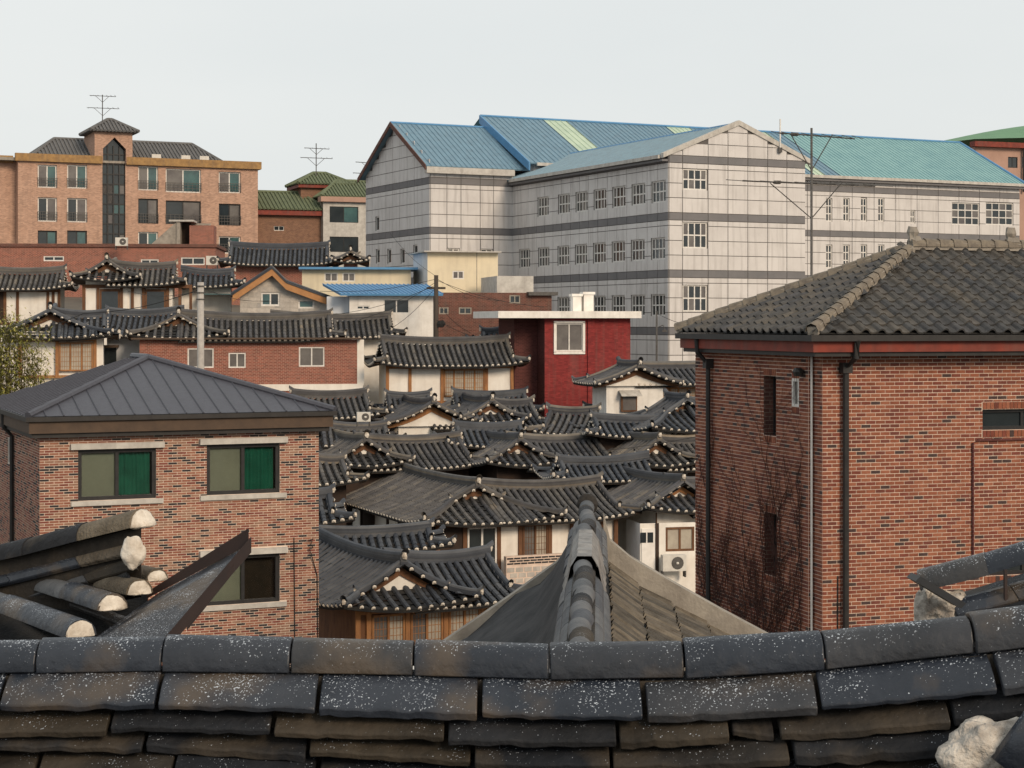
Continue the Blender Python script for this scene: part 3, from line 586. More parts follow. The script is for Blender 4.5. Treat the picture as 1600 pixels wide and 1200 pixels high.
# ---------------------------------------------------------------- hanok (tiled roof house) generator
def hanok_wing(parent, org, ang, Lr, W, ze, zr, ends=('paljak', 'paljak'), tm='roof_tile', g=1.0, lift=.27, pitch=.29, sag=.38, ridge_on=True, rows=False, rf=.335, sides=(-1, 1), k=.32, cap=True, tl=.34, gable='wood_brown', rake_in=.35):
    """one roof wing. u runs along the ridge from 0 to Lr, v across (-W..W); org/ang place it in the house frame"""
    ca, sa = math.cos(ang), math.sin(ang); rnd = random.Random(int(Lr * 1000 + org[0] * 77))
    def T(u, v, z): return (org[0] + u * ca - v * sa, org[1] + u * sa + v * ca, z)
    H = zr - ze
    G0 = [g if e == 'paljak' else 0. for e in ends]
    def hp(s): return H * ((1 - k) * (1 - s) + k * (1 - s) ** 2)
    def lf(u, s):
        q = 0.
        for e, d in ((ends[0], u), (ends[1], Lr - u)):
            if e != 'none': q += lift * max(0, 1 - d / 2.6) ** 2
        rid = sag * (2 * u / Lr - 1) ** 2
        return q * s * s + rid * (1 - s) * .6 if 0 <= u <= Lr else q * s * s
    def zm(u, s): return ze + hp(s) + lf(u, s)
    def dist(u): return (u if ends[0] == 'paljak' else 99, Lr - u if ends[1] == 'paljak' else 99)
    def s_start(u):
        d0, d1 = dist(u); s = 0.
        if d0 < g - rake_in: s = max(s, (W - d0) / W)
        if d1 < g - rake_in: s = max(s, (W - d1) / W)
        return s
    n = max(4, int(math.hypot(W, H) / tl))
    cov = MB(T); pan = MB(T); mort = MB(T)
    def column(path, side_, upf, b):
        # half-round cover tiles, each one its own little barrel
        b0 = b; b = MB(T) if rows else b0
        r = pitch * rf; ct = rnd.random() * .62 + .02
        for i in range(len(path) - 1):
            p, q = Vector(path[i]), Vector(path[i + 1]); d = (q - p).normalized(); sv = Vector(side_); up = sv.cross(d)
            if up.z < 0: up = -up
            b.tone = ct + rnd.random() ** 2 * .34
            jit = Vector((rnd.uniform(-.006, .006),) * 3)
            r0, r1 = r * .90, r * 1.04; rings = []
            for c_, rr in ((p, r0), (q + d * .015, r1)): rings.append([tuple(c_ + jit + sv * (rr * math.cos(a)) + up * (rr * math.sin(a) + .005)) for a in (0, PI * .27, PI * .5, PI * .73, PI)])
            b.loft(rings, closed=False)
        if rows: b.obj('tile_row', tm, parent)
        # white mortar plug at the eave end
        if cap:
            q, d = Vector(path[-1]), (Vector(path[-1]) - Vector(path[-2])).normalized(); sv = Vector(side_); up = sv.cross(d)
            if up.z < 0: up = -up
            rr = r * .86; c0 = q + d * .02; k0 = mort.add([tuple(c0 + sv * (rr * math.cos(a)) + up * (rr * math.sin(a))) for a in (PI * -.15, PI * .2, PI * .5, PI * .8, PI * 1.15)] + [tuple(c0 + d * .05 + up * rr * .4)])
            for j in range(4): mort.face((k0 + j, k0 + j + 1, k0 + 5))
            mort.face((k0 + 4, k0, k0 + 5))
    nc = max(2, int(round(Lr / pitch))); us = [Lr * (i + .5) / nc for i in range(nc)]; du = Lr / nc
    for sg in sides:
        for u in us:
            s0 = s_start(u)
            if s0 > .93: continue
            m_ = max(1, int(round(n * (1 - s0)))); ss = [s0 + (1 - s0) * i / m_ for i in range(m_ + 1)]
            column([(u, sg * W * s, zm(u, s) + .02) for s in ss], (1, 0, 0), None, cov)
            ua, ub = u - du / 2, u + du / 2
            for sA, sB in zip(ss, ss[1:]):
                pan.poly([(ua, sg * W * sA, zm(ua, sA) - .05), (ub, sg * W * sA, zm(ub, sA) - .05), (ub, sg * W * sB, zm(ub, sB) - .012), (ua, sg * W * sB, zm(ua, sB) - .012)])
                pan.poly([(ua, sg * W * sB, zm(ua, sB) + .008), (ub, sg * W * sB, zm(ub, sB) + .008), (ub, sg * W * sB, zm(ub, sB) - .05), (ua, sg * W * sB, zm(ua, sB) - .05)])
            pan.poly([(ua, sg * W, zm(ua, 1) + .008), (ub, sg * W, zm(ub, 1) + .008), (ub, sg * (W - .03), zm(ub, 1) - .10), (ua, sg * (W - .03), zm(ua, 1) - .10)])
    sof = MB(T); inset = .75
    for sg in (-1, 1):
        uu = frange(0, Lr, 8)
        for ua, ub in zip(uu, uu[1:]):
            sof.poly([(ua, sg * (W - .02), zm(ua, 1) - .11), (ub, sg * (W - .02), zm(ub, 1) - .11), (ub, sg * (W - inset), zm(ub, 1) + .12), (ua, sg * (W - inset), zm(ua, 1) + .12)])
    ridge = MB(T)
    def beam(path, layers, w0, lay=.075, top=True, b=ridge):
        rings = [[], [], []]
        pv = [Vector(p) for p in path]
        secs = []
        for i, p in enumerate(pv):
            d = pv[min(i + 1, len(pv) - 1)] - pv[max(i - 1, 0)]; d.z = 0; d.normalize(); sv = Vector((-d.y, d.x, 0)); secs.append((p, sv))
        for kx in range(layers):
            w_ = w0 * (1.0 if kx % 2 == 0 else .86); z0, z1 = kx * lay - .06, (kx + 1) * lay - .06
            b.tone = rnd.random()
            b.loft([[tuple(p + sv * w_ / 2 + Vector((0, 0, z0))), tuple(p - sv * w_ / 2 + Vector((0, 0, z0))), tuple(p - sv * w_ / 2 + Vector((0, 0, z1))), tuple(p + sv * w_ / 2 + Vector((0, 0, z1)))] for p, sv in secs])
        if top:
            r = w0 * .42; zt_ = layers * lay - .06; b.tone = rnd.random()
            b.loft([[tuple(p + sv * (r * math.cos(a)) + Vector((0, 0, zt_ + r * math.sin(a) * .9))) for a in (0, PI * .25, PI * .5, PI * .75, PI)] for p, sv in secs], closed=False)
            for (p, sv) in (secs[0], secs[-1]): b.poly([tuple(p + sv * (r * math.cos(a)) + Vector((0, 0, zt_ + r * math.sin(a) * .9))) for a in (0, PI * .25, PI * .5, PI * .75, PI)])
    def end_piece(p, d, s=1.0):
        p, d = Vector(p), Vector(d).normalized(); sv = Vector((-d.y, d.x, 0))
        mort.blob(p + d * .03 * s + Vector((0, 0, .07 * s)), (.075 * s, .075 * s, .12 * s), rnd.randrange(999), amp=.5)
        ridge.tone = rnd.random(); r = .115 * s; c0 = p + Vector((0, 0, .12 * s))
        ridge.loft([[tuple(c0 + d * o_ + sv * (rr * math.cos(a)) + Vector((0, 0, rr * math.sin(a) * 1.15 + o_ * .5))) for a in (0, PI * .25, PI * .5, PI * .75, PI)] for o_, rr in ((-.12 * s, r * .8), (.10 * s, r))], closed=False)
    ra = (g - rake_in if ends[0] == 'paljak' else (0 if ends[0] == 'matbae' else -.1)); rb = Lr - (g - rake_in if ends[1] == 'paljak' else (0 if ends[1] == 'matbae' else -.1))
    if ridge_on: beam([(u, 0, zm(min(max(u, 0), Lr), 0) + .04) for u in frange(ra, rb, 10)], 4, .26)
    wl_ = []
    for ei, e in enumerate(ends):
        if e == 'none': continue
        so = 1 if ei == 0 else -1; ue = 0. if ei == 0 else Lr; out = Vector((-so, 0, 0))
        ur = ue + so * (g - rake_in if e == 'paljak' else .02)         # rake edge
        se = (W - g + rake_in) / W if e == 'paljak' else 1.0
        end_piece((ur, 0, zm(ur, 0) + .16), out, 1.15)
        for sg in (-1, 1):
            pth = [(ur + so * .12, sg * W * s, zm(ur, s) + .05) for s in frange(.02, se, 6)]
            beam(pth, 2, .21, .07)
            if e == 'paljak':
                hpth = []
                for t in frange(0, 1, 6):
                    d = (g - rake_in) * (1 - t) + .02 * t; s = (W - d) / W; hpth.append((ue + so * d, sg * (W - d), zm(ue + so * d, s) + .05))
                beam(hpth, 2, .20, .07); dd = Vector(hpth[-1]) - Vector(hpth[-2]); dd.z = 0; end_piece(Vector(hpth[-1]) + Vector((0, 0, .0)), dd, .95)
                dd2 = Vector(pth[-1]) - Vector(pth[-2]); dd2.z = 0; end_piece(Vector(pth[-1]) + Vector((0, 0, .06)), dd2, .8)
            else: dd = Vector((0, sg, 0)); end_piece(pth[-1], dd, .95)
            # rake tiles pointing outwards with white plugs
            ln = W * se; m_ = max(2, int(math.hypot(ln, H * se) / pitch))
            for i in range(m_):
                s = se * (i + .6) / m_; zz = zm(ur, s) - .02
                column([(ur + so * .25, sg * W * s, zz + .03), (ur - so * .02, sg * W * s, zz)], (0, 1, 0), None, cov)
        # gable wall with broad barge boards
        ug = ur + so * (.38 if e == 'paljak' else .55)
        pts = [(ug, sg * W * s, zm(ug, s) - .10) for sg, ss in ((-1, frange(se * .98, 0, 6)), (1, frange(0, se * .98, 6)[1:])) for s in ss]
        gb_ = MB(T); gb_.poly(pts); gw = gb_.obj('gable_wall', 'plaster', parent)
        bb = MB(T); uo = ug - so * .06
        for sg in (-1, 1):
            for sA, sB in zip(frange(0, se * .98, 5), frange(0, se * .98, 5)[1:]):
                wA, wB = .12 + .16 * (1 - sA / se), .12 + .16 * (1 - sB / se)
                bb.loft([[(uo, sg * W * sA, zm(ug, sA) - .08), (uo, sg * W * sA, zm(ug, sA) - .08 - wA), (uo + so * .04, sg * W * sA, zm(ug, sA) - .08 - wA), (uo + so * .04, sg * W * sA, zm(ug, sA) - .08)],
                         [(uo, sg * W * sB, zm(ug, sB) - .08), (uo, sg * W * sB, zm(ug, sB) - .08 - wB), (uo + so * .04, sg * W * sB, zm(ug, sB) - .08 - wB), (uo + so * .04, sg * W * sB, zm(ug, sB) - .08)]], cap=False)
        bb.obj('barge_board', gable, parent)
        if e == 'paljak':      # skirt roof under the gable
            nv = int(2 * W / pitch); gi = g + .05
            for i in range(nv):
                v = -W + 2 * W * (i + .5) / nv; dmax = min(gi, W - abs(v))
                if dmax < .1: continue
                m_ = max(1, int(round(n * dmax / W))); ds = [dmax * (1 - j / m_) for j in range(m_ + 1)]
                zf = lambda d, v_: ze + hp(1 - d / W) + lift * (max(0, 1 - (W - abs(v_)) / 2.6) ** 2) * (1 - d / W) ** 2
                column([(ue + so * d, v, zf(d, v) + .02) for d in ds], (0, 1, 0), None, cov)
                va, vb = v - W / nv, v + W / nv
                for dA, dB in zip(ds, ds[1:]):
                    pan.poly([(ue + so * dA, va, zf(dA, va) - .03), (ue + so * dA, vb, zf(dA, vb) - .03), (ue + so * dB, vb, zf(dB, vb) + .008), (ue + so * dB, va, zf(dB, va) + .008)])
                pan.poly([(ue, va, zf(0, va) + .008), (ue, vb, zf(0, vb) + .008), (ue + so * .03, vb, zf(0, vb) - .10), (ue + so * .03, va, zf(0, va) - .10)])
                sof.poly([(ue + so * .02, va, zf(0, va) - .11), (ue + so * .02, vb, zf(0, vb) - .11), (ue + so * inset, vb, ze + .12), (ue + so * inset, va, ze + .12)])
    rf = pan.obj('pan_tiles', 'pan_tile', parent, kind='stuff')
    if cov.v: cov.obj('cover_tiles', tm, parent, smooth=False, kind='stuff')
    mort.obj('mortar_plugs', 'mortar_white', parent, kind='stuff')
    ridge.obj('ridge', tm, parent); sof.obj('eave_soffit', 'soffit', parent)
    return T
def body(parent, T, Lr, W, z0, z1, m='plaster', inset=.75, e=(.75, .75), name='wall'):
    b = MB(T); b.box(e[0], Lr - e[1], -W + inset, W - inset, z0, z1); return b.obj(name, m, parent)
def facade(parent, pl, ts, z0, z1, kinds, wood='wood_brown', zs=None, post=.16):
    """timber posts and beams with one infill per bay, standing on the wall face"""
    for t in ts:
        b = MB(pl); b.box(t - post / 2, t + post / 2, 0, .07, z0, z1); b.obj('post', wood, parent)
    for (za, zb_) in ((z1 - .2, z1), (z0, z0 + .14)):
        b = MB(pl); b.box(ts[0], ts[-1], 0, .055, za, zb_); b.obj('beam', wood, parent)
    for a, c, kd in zip(ts, ts[1:], kinds):
        a += post / 2; c -= post / 2; lo, hi = z0 + .14, z1 - .2
        if kd == 'p': continue
        if kd in 'lwgn':
            lo2 = lo + (hi - lo) * {'l': .12, 'w': .3, 'g': .05, 'n': .42}[kd]; hi2 = hi - (.04 if kd != 'n' else .25)
            nx = max(2, int(round((c - a) / .55))); fr = wood if kd != 'g' else 'frame_white'
            b = MB(pl); fw = .07
            for q in ((a + .02, a + .02 + fw, lo2, hi2), (c - .02 - fw, c - .02, lo2, hi2), (a + .02, c - .02, lo2, lo2 + fw), (a + .02, c - .02, hi2 - fw, hi2)): b.box(q[0], q[1], .005, .075, q[2], q[3])
            for i in range(1, nx): x = a + (c - a) * i / nx; b.box(x - .04, x + .04, .005, .07, lo2 + fw, hi2 - fw)
            wn = b.obj('window', fr, parent)
            for i in range(nx):
                q = MB(pl); q.box(a + (c - a) * i / nx + .05, a + (c - a) * (i + 1) / nx - .05, .006, .03, lo2 + .05, hi2 - .05); q.obj('pane', {'l': 'paper', 'w': random.choice(['paper', 'glass_grey']), 'g': 'glass_dark', 'n': 'glass_dark'}[kd], wn)
                if kd in 'lw':
                    q = MB(pl); x0, x1 = a + (c - a) * i / nx + .05, a + (c - a) * (i + 1) / nx - .05
                    for j in range(1, 4): xx = x0 + (x1 - x0) * j / 4; q.box(xx - .008, xx + .008, .03, .042, lo2 + .05, hi2 - .05)
                    for j in range(1, 6): zz = lo2 + (hi2 - lo2) * j / 6; q.box(x0, x1, .03, .043, zz - .008, zz + .008)
                    q.obj('lattice', wood, wn)
        if kd == 'd':
            b = MB(pl); b.box(a + .02, c - .02, .004, .04, lo, hi - .05); dr = b.obj('door', wood, parent)
            b = MB(pl); b.box(a + .12, c - .12, .04, .05, lo + .5, hi - .2); b.obj('pane', 'glass_dark', dr)
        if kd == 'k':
            b = MB(pl); b.box(a, c, .004, .02, lo, hi); b.obj('opening', 'dark_wood_shade', parent)  # dark board on the wall; the shade of an open bay as colour
def Rw(px, py, Y): return P(px, py, Y)
def hanok(label, ridge, ang, pxr, W, rise, ends, A=None, sag=.38, rows=False, tm='roof_tile', group='tiled roof houses of the village', wall_m='plaster', g=.95, name='tiled_house', ze_wall=None, gable='wood_brown', pitch=.29, lift=.27, cap=True):
    """ridge = pixel and depth of the ridge's left end; runs at ang to the pixel column pxr. A = (end, length, W, rise, dz) adds a wing that runs back (or front) from there"""
    p = P(*ridge); a = math.radians(ang); L_ = Loc(ridge[0], ridge[2], ang); Lr = L_.sx(pxr)
    h = thing(name, label, 'house', (p.x, p.y, 0), a, group)
    zr = p.z - .33; rise = rise - .2; ze = zr - rise; gnd = min(gz(p.x, p.y), gz(p.x + Lr * L_.c, p.y + Lr * L_.s)) - .4
    T = hanok_wing(h, (0, 0), 0, Lr, W, ze, zr, ends, tm, g=g, sag=sag, rows=rows, gable=gable, pitch=pitch, lift=lift, cap=cap)
    if wall_m is None: wall_m = 'dark_wood_shade'
    body(h, T, Lr, W, gnd, ze + .13, wall_m, e=(.75 if ends[0] != 'none' else 0, .75 if ends[1] != 'none' else 0))
    h['Lr'] = Lr
    if A:
        x, ln, Wa, ra, dz = A[:5]; ra -= .2; ends_a = A[5] if len(A) > 5 else ('paljak', 'none'); ga = A[6] if len(A) > 6 else Wa - .75; y0 = A[7] if len(A) > 7 else -W - .08
        Ta = hanok_wing(h, (x, y0), PI / 2, ln, Wa, zr + dz - ra, zr + dz, ends_a, tm, g=ga, sag=sag, rows=rows, gable=gable, pitch=pitch * 1.25, rf=.25, lift=lift, cap=cap)
        body(h, Ta, ln, Wa, gnd, zr + dz - ra + .13, wall_m, e=(.75 if ends_a[0] != 'none' else 0, .75 if ends_a[1] != 'none' else 0))
    return h, L_, Lr, ze, gnd
# ---------------------------------------------------------------- houses of the village
# nearest house: gable wing towards us, long wing to the right
h, L_, Lr, ze, gn = hanok('tiled house with white plastered gable triangle and orange timber windows', (603, 868, 57), 27, 790, 2.35, 1.3, ('none', 'paljak'), A=(-.1, 8.5, 2.3, 1.35, .12, ('paljak', 'none'), 1.1), tm='roof_tile_dark', pitch=.285, wall_m='wood_brown', rows=True)
facade(h, front(-2.35 + .75 - .085), [-1.66, -1.3, .0, 1.3, 2.6, 3.9, Lr - .8], ze - 2.2, ze + .1, 'pwwwww', 'wood_orange')
# large house in the middle
h, L_, Lr, ze, gn = hanok('wide tiled house with dark timber front and low brick screen wall', (742, 755, 70.5), 23, 958, 2.6, 1.22, ('none', 'paljak'), A=(-.2, 13, 2.9, 1.35, .15), tm='roof_tile_brown', rows=True)
yf = -2.6 + .75
facade(h, front(yf - .085), [-2.3, -1.2, .2, 1.1, 2.35, 3.3, 4.6, 5.2], ze - 2.4, ze + .1, 'kgpwpgp', 'wood_brown')
b = MB(); b.box(.25, 3.6, yf - .75, yf - .5, gn, ze - 1.25); sw = b.obj('screen_wall', 'joint_R', h)
rnd = random.Random(4)
bm_ = MB(); bm_.box(0, .30, -.012, 0, 0, .17); bme = bm_.obj('wall_block', 'stone_wall', mesh_only=True)
for r_ in range(9):
    for c_ in range(9):
        mobj('wall_block', bme, sw, (.30 + c_ * .36 + (.12 if r_ % 2 else 0) - .02, yf - .75, ze - 1.85 - r_ * .21))
b2 = MB(); b2.box(0, .26, -.012, 0, 0, .06); bme2 = b2.obj('dark_brick', 'frame_black', mesh_only=True)
for r_ in range(3):
    for c_ in range(11): mobj('brick', bme2, sw, (.28 + c_ * .29 + (.1 if r_ % 2 else 0), yf - .75, ze - 1.36 - r_ * .10))
facade(h, lambda t, o, z: (-.2 - 2.9 + .75 - o, t, z), [-1.8, -.6, .6, 2.2, 3.6, 5.4, 7, 9], ze - 2.2, ze - .05, 'kpkppkp', 'dark_wood_shade')
# house to its right, cut by the brick building
h, L_, Lr, ze, gn = hanok('tiled house with yellow gable board beside the vine covered brick building', (1040, 748, 73), 22, 1130, 2.4, 1.15, ('none', 'none'), A=(0, 9, 2.0, 1.15, .15), gable='wood_orange')
facade(h, front(-2.4 + .75), [-1.2, -.3, .35, 2.2], ze - 2.6, ze + .1, 'kpw', 'wood_brown')
# second row; the dark walls carry the shade between the roofs as colour
h, L_, Lr, ze, gn = hanok('tiled house with sagging ridge behind the left wing of the wide house', (556, 683, 79), 22, 738, 2.3, 1.2, ('none', 'paljak'), A=(0, 8, 1.9, 1.15, .12), tm='roof_tile_brown', wall_m='dark_wood_shade')
h, L_, Lr, ze, gn = hanok('tiled house whose small white gable stands over the middle of the wide roof', (793, 682, 80), 22, 950, 2.3, 1.2, ('none', 'paljak'), A=(0, 9, 1.9, 1.15, .1), wall_m='dark_wood_shade')
h, L_, Lr, ze, gn = hanok('tiled house in the second row running behind the vine covered wall', (1006, 683, 80), 22, 1130, 2.3, 1.2, ('none', 'none'), A=(0, 9, 1.9, 1.15, .12), tm='roof_tile_brown', wall_m='dark_wood_shade')
# third row
h, L_, Lr, ze, gn = hanok('low tiled roof between the metal roofed brick house and the red brick wall', (436, 612, 86), 14, 592, 2.2, 1.1, ('paljak', 'paljak'), tm='roof_tile_brown', wall_m='dark_wood_shade')
h, L_, Lr, ze, gn = hanok('tiled house with open timber framed cream gable', (664, 634, 86), 16, 700, 1.6, .9, ('none', 'none'), A=(0, 8, 2.3, 1.15, .3, ('matbae', 'none'), 0, -1.9), gable='wood_orange')
h, L_, Lr, ze, gn = hanok('tiled house with white dotted gable below the lattice window house', (755, 625, 87), 16, 850, 2.2, 1.15, ('none', 'paljak'), A=(0, 8, 1.7, 1.05, .15), wall_m='dark_wood_shade')
h, L_, Lr, ze, gn = hanok('tiled house with curved eaves in front of the red building', (838, 636, 85), -14, 955, 2.2, 1.1, ('paljak', 'paljak'), tm='roof_tile', wall_m='dark_wood_shade')
h, L_, Lr, ze, gn = hanok('steep tiled house with smooth dark slope below the white gabled house', (1066, 622, 83), 24, 1110, 2.0, 1.2, ('none', 'none'), A=(0, 5.2, 2.7, 1.5, .2, ('paljak', 'paljak')), tm='roof_tile_dark')
# roofs left of the wide house
h, L_, Lr, ze, gn = hanok('small tiled roof corner beside the wall of the metal roofed brick house', (440, 765, 64), 12, 545, 1.9, 1.0, ('none', 'paljak'), tm='roof_tile_dark', wall_m='dark_wood_shade')
h, L_, Lr, ze, gn = hanok('low dark tiled roof behind the house with the white plastered gable', (430, 826, 62), 10, 700, 1.5, .6, ('none', 'paljak'), tm='roof_tile_dark', wall_m='dark_wood_shade')
h, L_, Lr, ze, gn = hanok('small tiled roof between second row ridges', (690, 662, 82), 12, 835, 1.8, .9, ('paljak', 'paljak'), tm='roof_tile_dark', wall_m='dark_wood_shade')
h, L_, Lr, ze, gn = hanok('dark tiled roof tucked behind the middle ridges', (850, 716, 76), 14, 1010, 1.6, .8, ('paljak', 'none'), tm='roof_tile_dark', wall_m='dark_wood_shade')
h, L_, Lr, ze, gn = hanok('dark tiled roof behind the second row', (905, 650, 82), 10, 1100, 1.7, .8, ('paljak', 'none'), tm='roof_tile_dark', wall_m='dark_wood_shade')
h, L_, Lr, ze, gn = hanok('small tiled roof under the air conditioner', (500, 662, 82), 10, 625, 1.8, .8, ('none', 'paljak'), tm='roof_tile', wall_m='dark_wood_shade')
h, L_, Lr, ze, gn = hanok('narrow tiled roof filling the gap left of the second row', (480, 712, 74), 16, 560, 2.0, .95, ('none', 'paljak'), tm='roof_tile_brown', wall_m='dark_wood_shade')
h, L_, Lr, ze, gn = hanok('tiled roof in the gap between the curved eaves and the steep dark slope', (895, 634, 88), 8, 1000, 1.9, .9, ('paljak', 'paljak'), wall_m='dark_wood_shade')
h, L_, Lr, ze, gn = hanok('tiled roof below the lattice window house beside the cream gable', (585, 614, 90), 10, 690, 2.0, .95, ('paljak', 'paljak'), tm='roof_tile_dark', wall_m='dark_wood_shade')
h, L_, Lr, ze, gn = hanok('tiled roof below the wooden lattice window', (690, 612, 90.5), 8, 840, 2.0, .95, ('paljak', 'paljak'), tm='roof_tile_dark', wall_m='dark_wood_shade')
# house with lattice window under a long roof
h, L_, Lr, ze, gn = hanok('tiled house with cream plaster walls and wooden lattice window', (576, 528, 92), 12, 812, 2.3, 1.3, ('paljak', 'paljak'), tm='roof_tile_brown')
facade(h, front(-2.3 + .75), [.75, 1.9, 3.55, 5.85, Lr - .75], ze - 1.9, ze + .08, 'pplp', 'wood_orange')
wp = L_.sx(795)
# red brick walled house at left
h, L_, Lr, ze, gn = hanok('long tiled house with red brick wall and three white windows', (280, 490, 92), 9, 535, 2.3, 1.25, ('none', 'paljak'), A=(0, 8, 2.5, 1.25, .1), tm='roof_tile_brown')
x0, x1 = L_.sx(218, -2), L_.sx(558, -2); wz = ze + .05; z0 = L_.z(600, 4, -2)
wn = [(L_.sx(a, -2), L_.sx(c, -2), L_.z(d, L_.sx(a, -2), -2), L_.z(e, L_.sx(a, -2), -2), 2, 1) for a, c, d, e in ((293, 334, 575, 544), (357, 384, 575, 551), (467, 507, 573, 542))]
wall(h, front(-2.0), x0, x1, z0 - 2, wz, wn, 'red_brick', 'brick_wall'); wall(h, side(x0), -2, 2, z0 - 2, wz, [], 'plaster_shade', 'side_wall'); wall(h, rside(x1), -2, 2, z0 - 2, wz, [], 'plaster', 'side_wall')
b = MB(); b.box(x1 + .004, x1 + .35, -2.02, -1.8, z0 - .1, wz); b.box(x0 - .1, x1 + .3, -2.05, -1.9, z0 - .35, z0 - .02); b.obj('plaster_edge', 'plaster', h)
for q in wn: window(h, front(-2.0), *q, fr='frame_white', gl='glass_grey', rec=.06, fw=.07)
b = MB(); b.box(x0 - .4, x1 + .2, -2.45, -1.9, wz + .02, wz + .11); b.obj('eave_board', 'fascia_brown', h)
h, L_, Lr, ze, gn = hanok('tiled roof rising behind the right end of the red brick walled house', (425, 491, 97), 9, 628, 2.2, 1.15, ('none', 'paljak'), tm='roof_tile_brown')
h, L_, Lr, ze, gn = hanok('smooth grey tiled roof running left from the long red brick house', (150, 484, 95), 6, 285, 2.3, 1.3, ('paljak', 'none'), tm='roof_tile_dark', wall_m='plaster_shade')
yq = -2.3 + .75; b = MB(front(yq)); b.box(L_.sx(152, yq), L_.sx(186, yq), .0, .5, ze - .55, ze - .42); b.obj('awning', 'fascia_brown', h); b = MB(front(yq)); b.box(L_.sx(156, yq), L_.sx(182, yq), .0, .05, ze - 1.5, ze - .55); b.obj('window', 'glass_dark', h)
# far left houses
h, L_, Lr, ze, gn = hanok('tiled house with gable over a row of paper windows by the bamboo', (80, 486, 89), 12, 186, 2.2, 1.25, ('none', 'paljak'), A=(0, 7, 3.0, 1.4, .2, ('paljak', 'none'), 1.6), tm='roof_tile_dark')
facade(h, front(-2.4 + .75), [-1.4, .35, 2.15], ze - 1.9, ze + .08, 'pl', 'wood_orange')
h, L_, Lr, ze, gn = hanok('tiled house with cream walls at the far left of the upper row', (-40, 419, 104), 8, 118, 2.0, 1.15, ('none', 'paljak'), tm='roof_tile_brown')
facade(h, front(-2.0 + .75), [.0, 1.9, 2.6, 4.3, 4.6, Lr - .8], ze - 2.0, ze + .08, 'kpppp', 'wood_brown')
h, L_, Lr, ze, gn = hanok('tiled house with white dotted gable and brown doors in the upper row', (170, 411, 102), 8, 292, 2.1, 1.2, ('none', 'paljak'), A=(0, 7, 1.9, 1.2, .25), tm='roof_tile_brown')
yq = -2.1 + .75 - .085; facade(h, front(yq), [L_.sx(p, yq) for p in (131, 153, 190, 207, 224, 262, 281, 298)], ze - 2.0, ze + .08, 'pdppdpp', 'wood_brown')
h, L_, Lr, ze, gn = hanok('lower tiled roof extending from the house with brown doors', (285, 421, 104), 8, 382, 1.7, .95, ('none', 'paljak'), tm='roof_tile_dark')
b = MB(); b.box(1.0, Lr + .6, -2.6, -1.0, ze - .42, ze - .36); b.obj('awning', 'glass_teal', h)
h, L_, Lr, ze, gn = hanok('long dark tiled roof below the green roofed house', (345, 381, 118), 5, 528, 2.3, 1.35, ('paljak', 'paljak'), tm='roof_tile_dark', wall_m='red_brick')
h, L_, Lr, ze, gn = hanok('small tiled gable beside the long dark tiled roof', (548, 396, 117), 5, 575, 1.2, .6, ('none', 'paljak'), A=(0, 4, 1.2, .75, .15), tm='roof_tile_brown', wall_m='red_brick')
h, L_, Lr, ze, gn = hanok('tiled roof between the dark brick building and the red building', (735, 513, 99), 8, 792, 1.6, .8, ('paljak', 'none'), tm='roof_tile_dark')
# white gabled house right of the red building
h, L_, Lr, ze, gn = hanok('white walled tiled house with plain gable and small awning window', (973, 566, 88), 16, 1120, 1.9, .95, ('none', 'none'), A=(0, 3.6, 2.2, 1.0, .1, ('matbae', 'paljak'), .9, -2.5), tm='roof_tile', wall_m='white_paint', lift=.04, sag=.08)
b = MB(); b.box(-.75, .05, -1.93, -1.80, ze - 1.25, ze - .35); wn = b.obj('window', 'wood_brown', h); b = MB(); b.box(-.68, -.02, -1.95, -1.925, ze - 1.18, ze - .42); b.obj('pane', 'glass_grey', wn)
b = MB(); b.loft([[(-.85, -1.82, ze - .28), (.2, -1.82, ze - .28), (.2, -1.82, ze - .22), (-.85, -1.82, ze - .22)], [(-.85, -2.25, ze - .5), (.2, -2.25, ze - .5), (.2, -2.25, ze - .46), (-.85, -2.25, ze - .46)]]); b.obj('awning', 'concrete_pale', wn)
facade(h, front(-1.15), [1.6, 1.9, 3.5, 4.8], ze - 1.2, ze + .1, 'plp', 'wood_orange')

# ---------------------------------------------------------------- small modern houses in the middle distance
def flat_house(name, label, px0, Y, ang, px1, py_top, depth, m_front, m_side, wins=(), slab=None, zbot=None, cat='house', fr='frame_white', gl='glass_grey'):
    L = Loc(px0, Y, ang); h = L.thing(name, label, cat); x1 = L.sx(px1); zt = L.z(py_top); zb = L.g(x1 / 2, 2) - .5 if zbot is None else zbot
    ws = [(L.sx(a), L.sx(c), L.z(d, L.sx(a)), L.z(e, L.sx(a)), nx, 1) for a, c, d, e, nx in wins]
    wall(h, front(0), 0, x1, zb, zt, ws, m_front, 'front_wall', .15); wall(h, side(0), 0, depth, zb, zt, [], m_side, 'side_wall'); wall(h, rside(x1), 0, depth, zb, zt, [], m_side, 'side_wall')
    b = MB(); b.poly([(0, depth, zb), (x1, depth, zb), (x1, depth, zt), (0, depth, zt)]); b.poly([(0, 0, zt - .01), (x1, 0, zt - .01), (x1, depth, zt - .01), (0, depth, zt - .01)]); b.obj('back_wall', m_side, h)
    for q in ws: window(h, front(0), *q, fr=fr, gl=gl, rec=.05, fw=.07)
    if slab:
        o0, o1, th_, mm = slab; b = MB(); b.box(-o0, x1 + o1, -.5, depth + .3, zt, zt + th_); b.obj('roof_slab', mm, h)
    return h, L, x1, zt
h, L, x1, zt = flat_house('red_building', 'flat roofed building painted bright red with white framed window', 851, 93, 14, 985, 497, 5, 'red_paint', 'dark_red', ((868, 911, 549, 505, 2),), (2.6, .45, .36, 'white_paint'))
lw = L.sy(786); b = MB(); b.box(-2.9, -2.2, 0, 4.6, L.z(620), zt); 
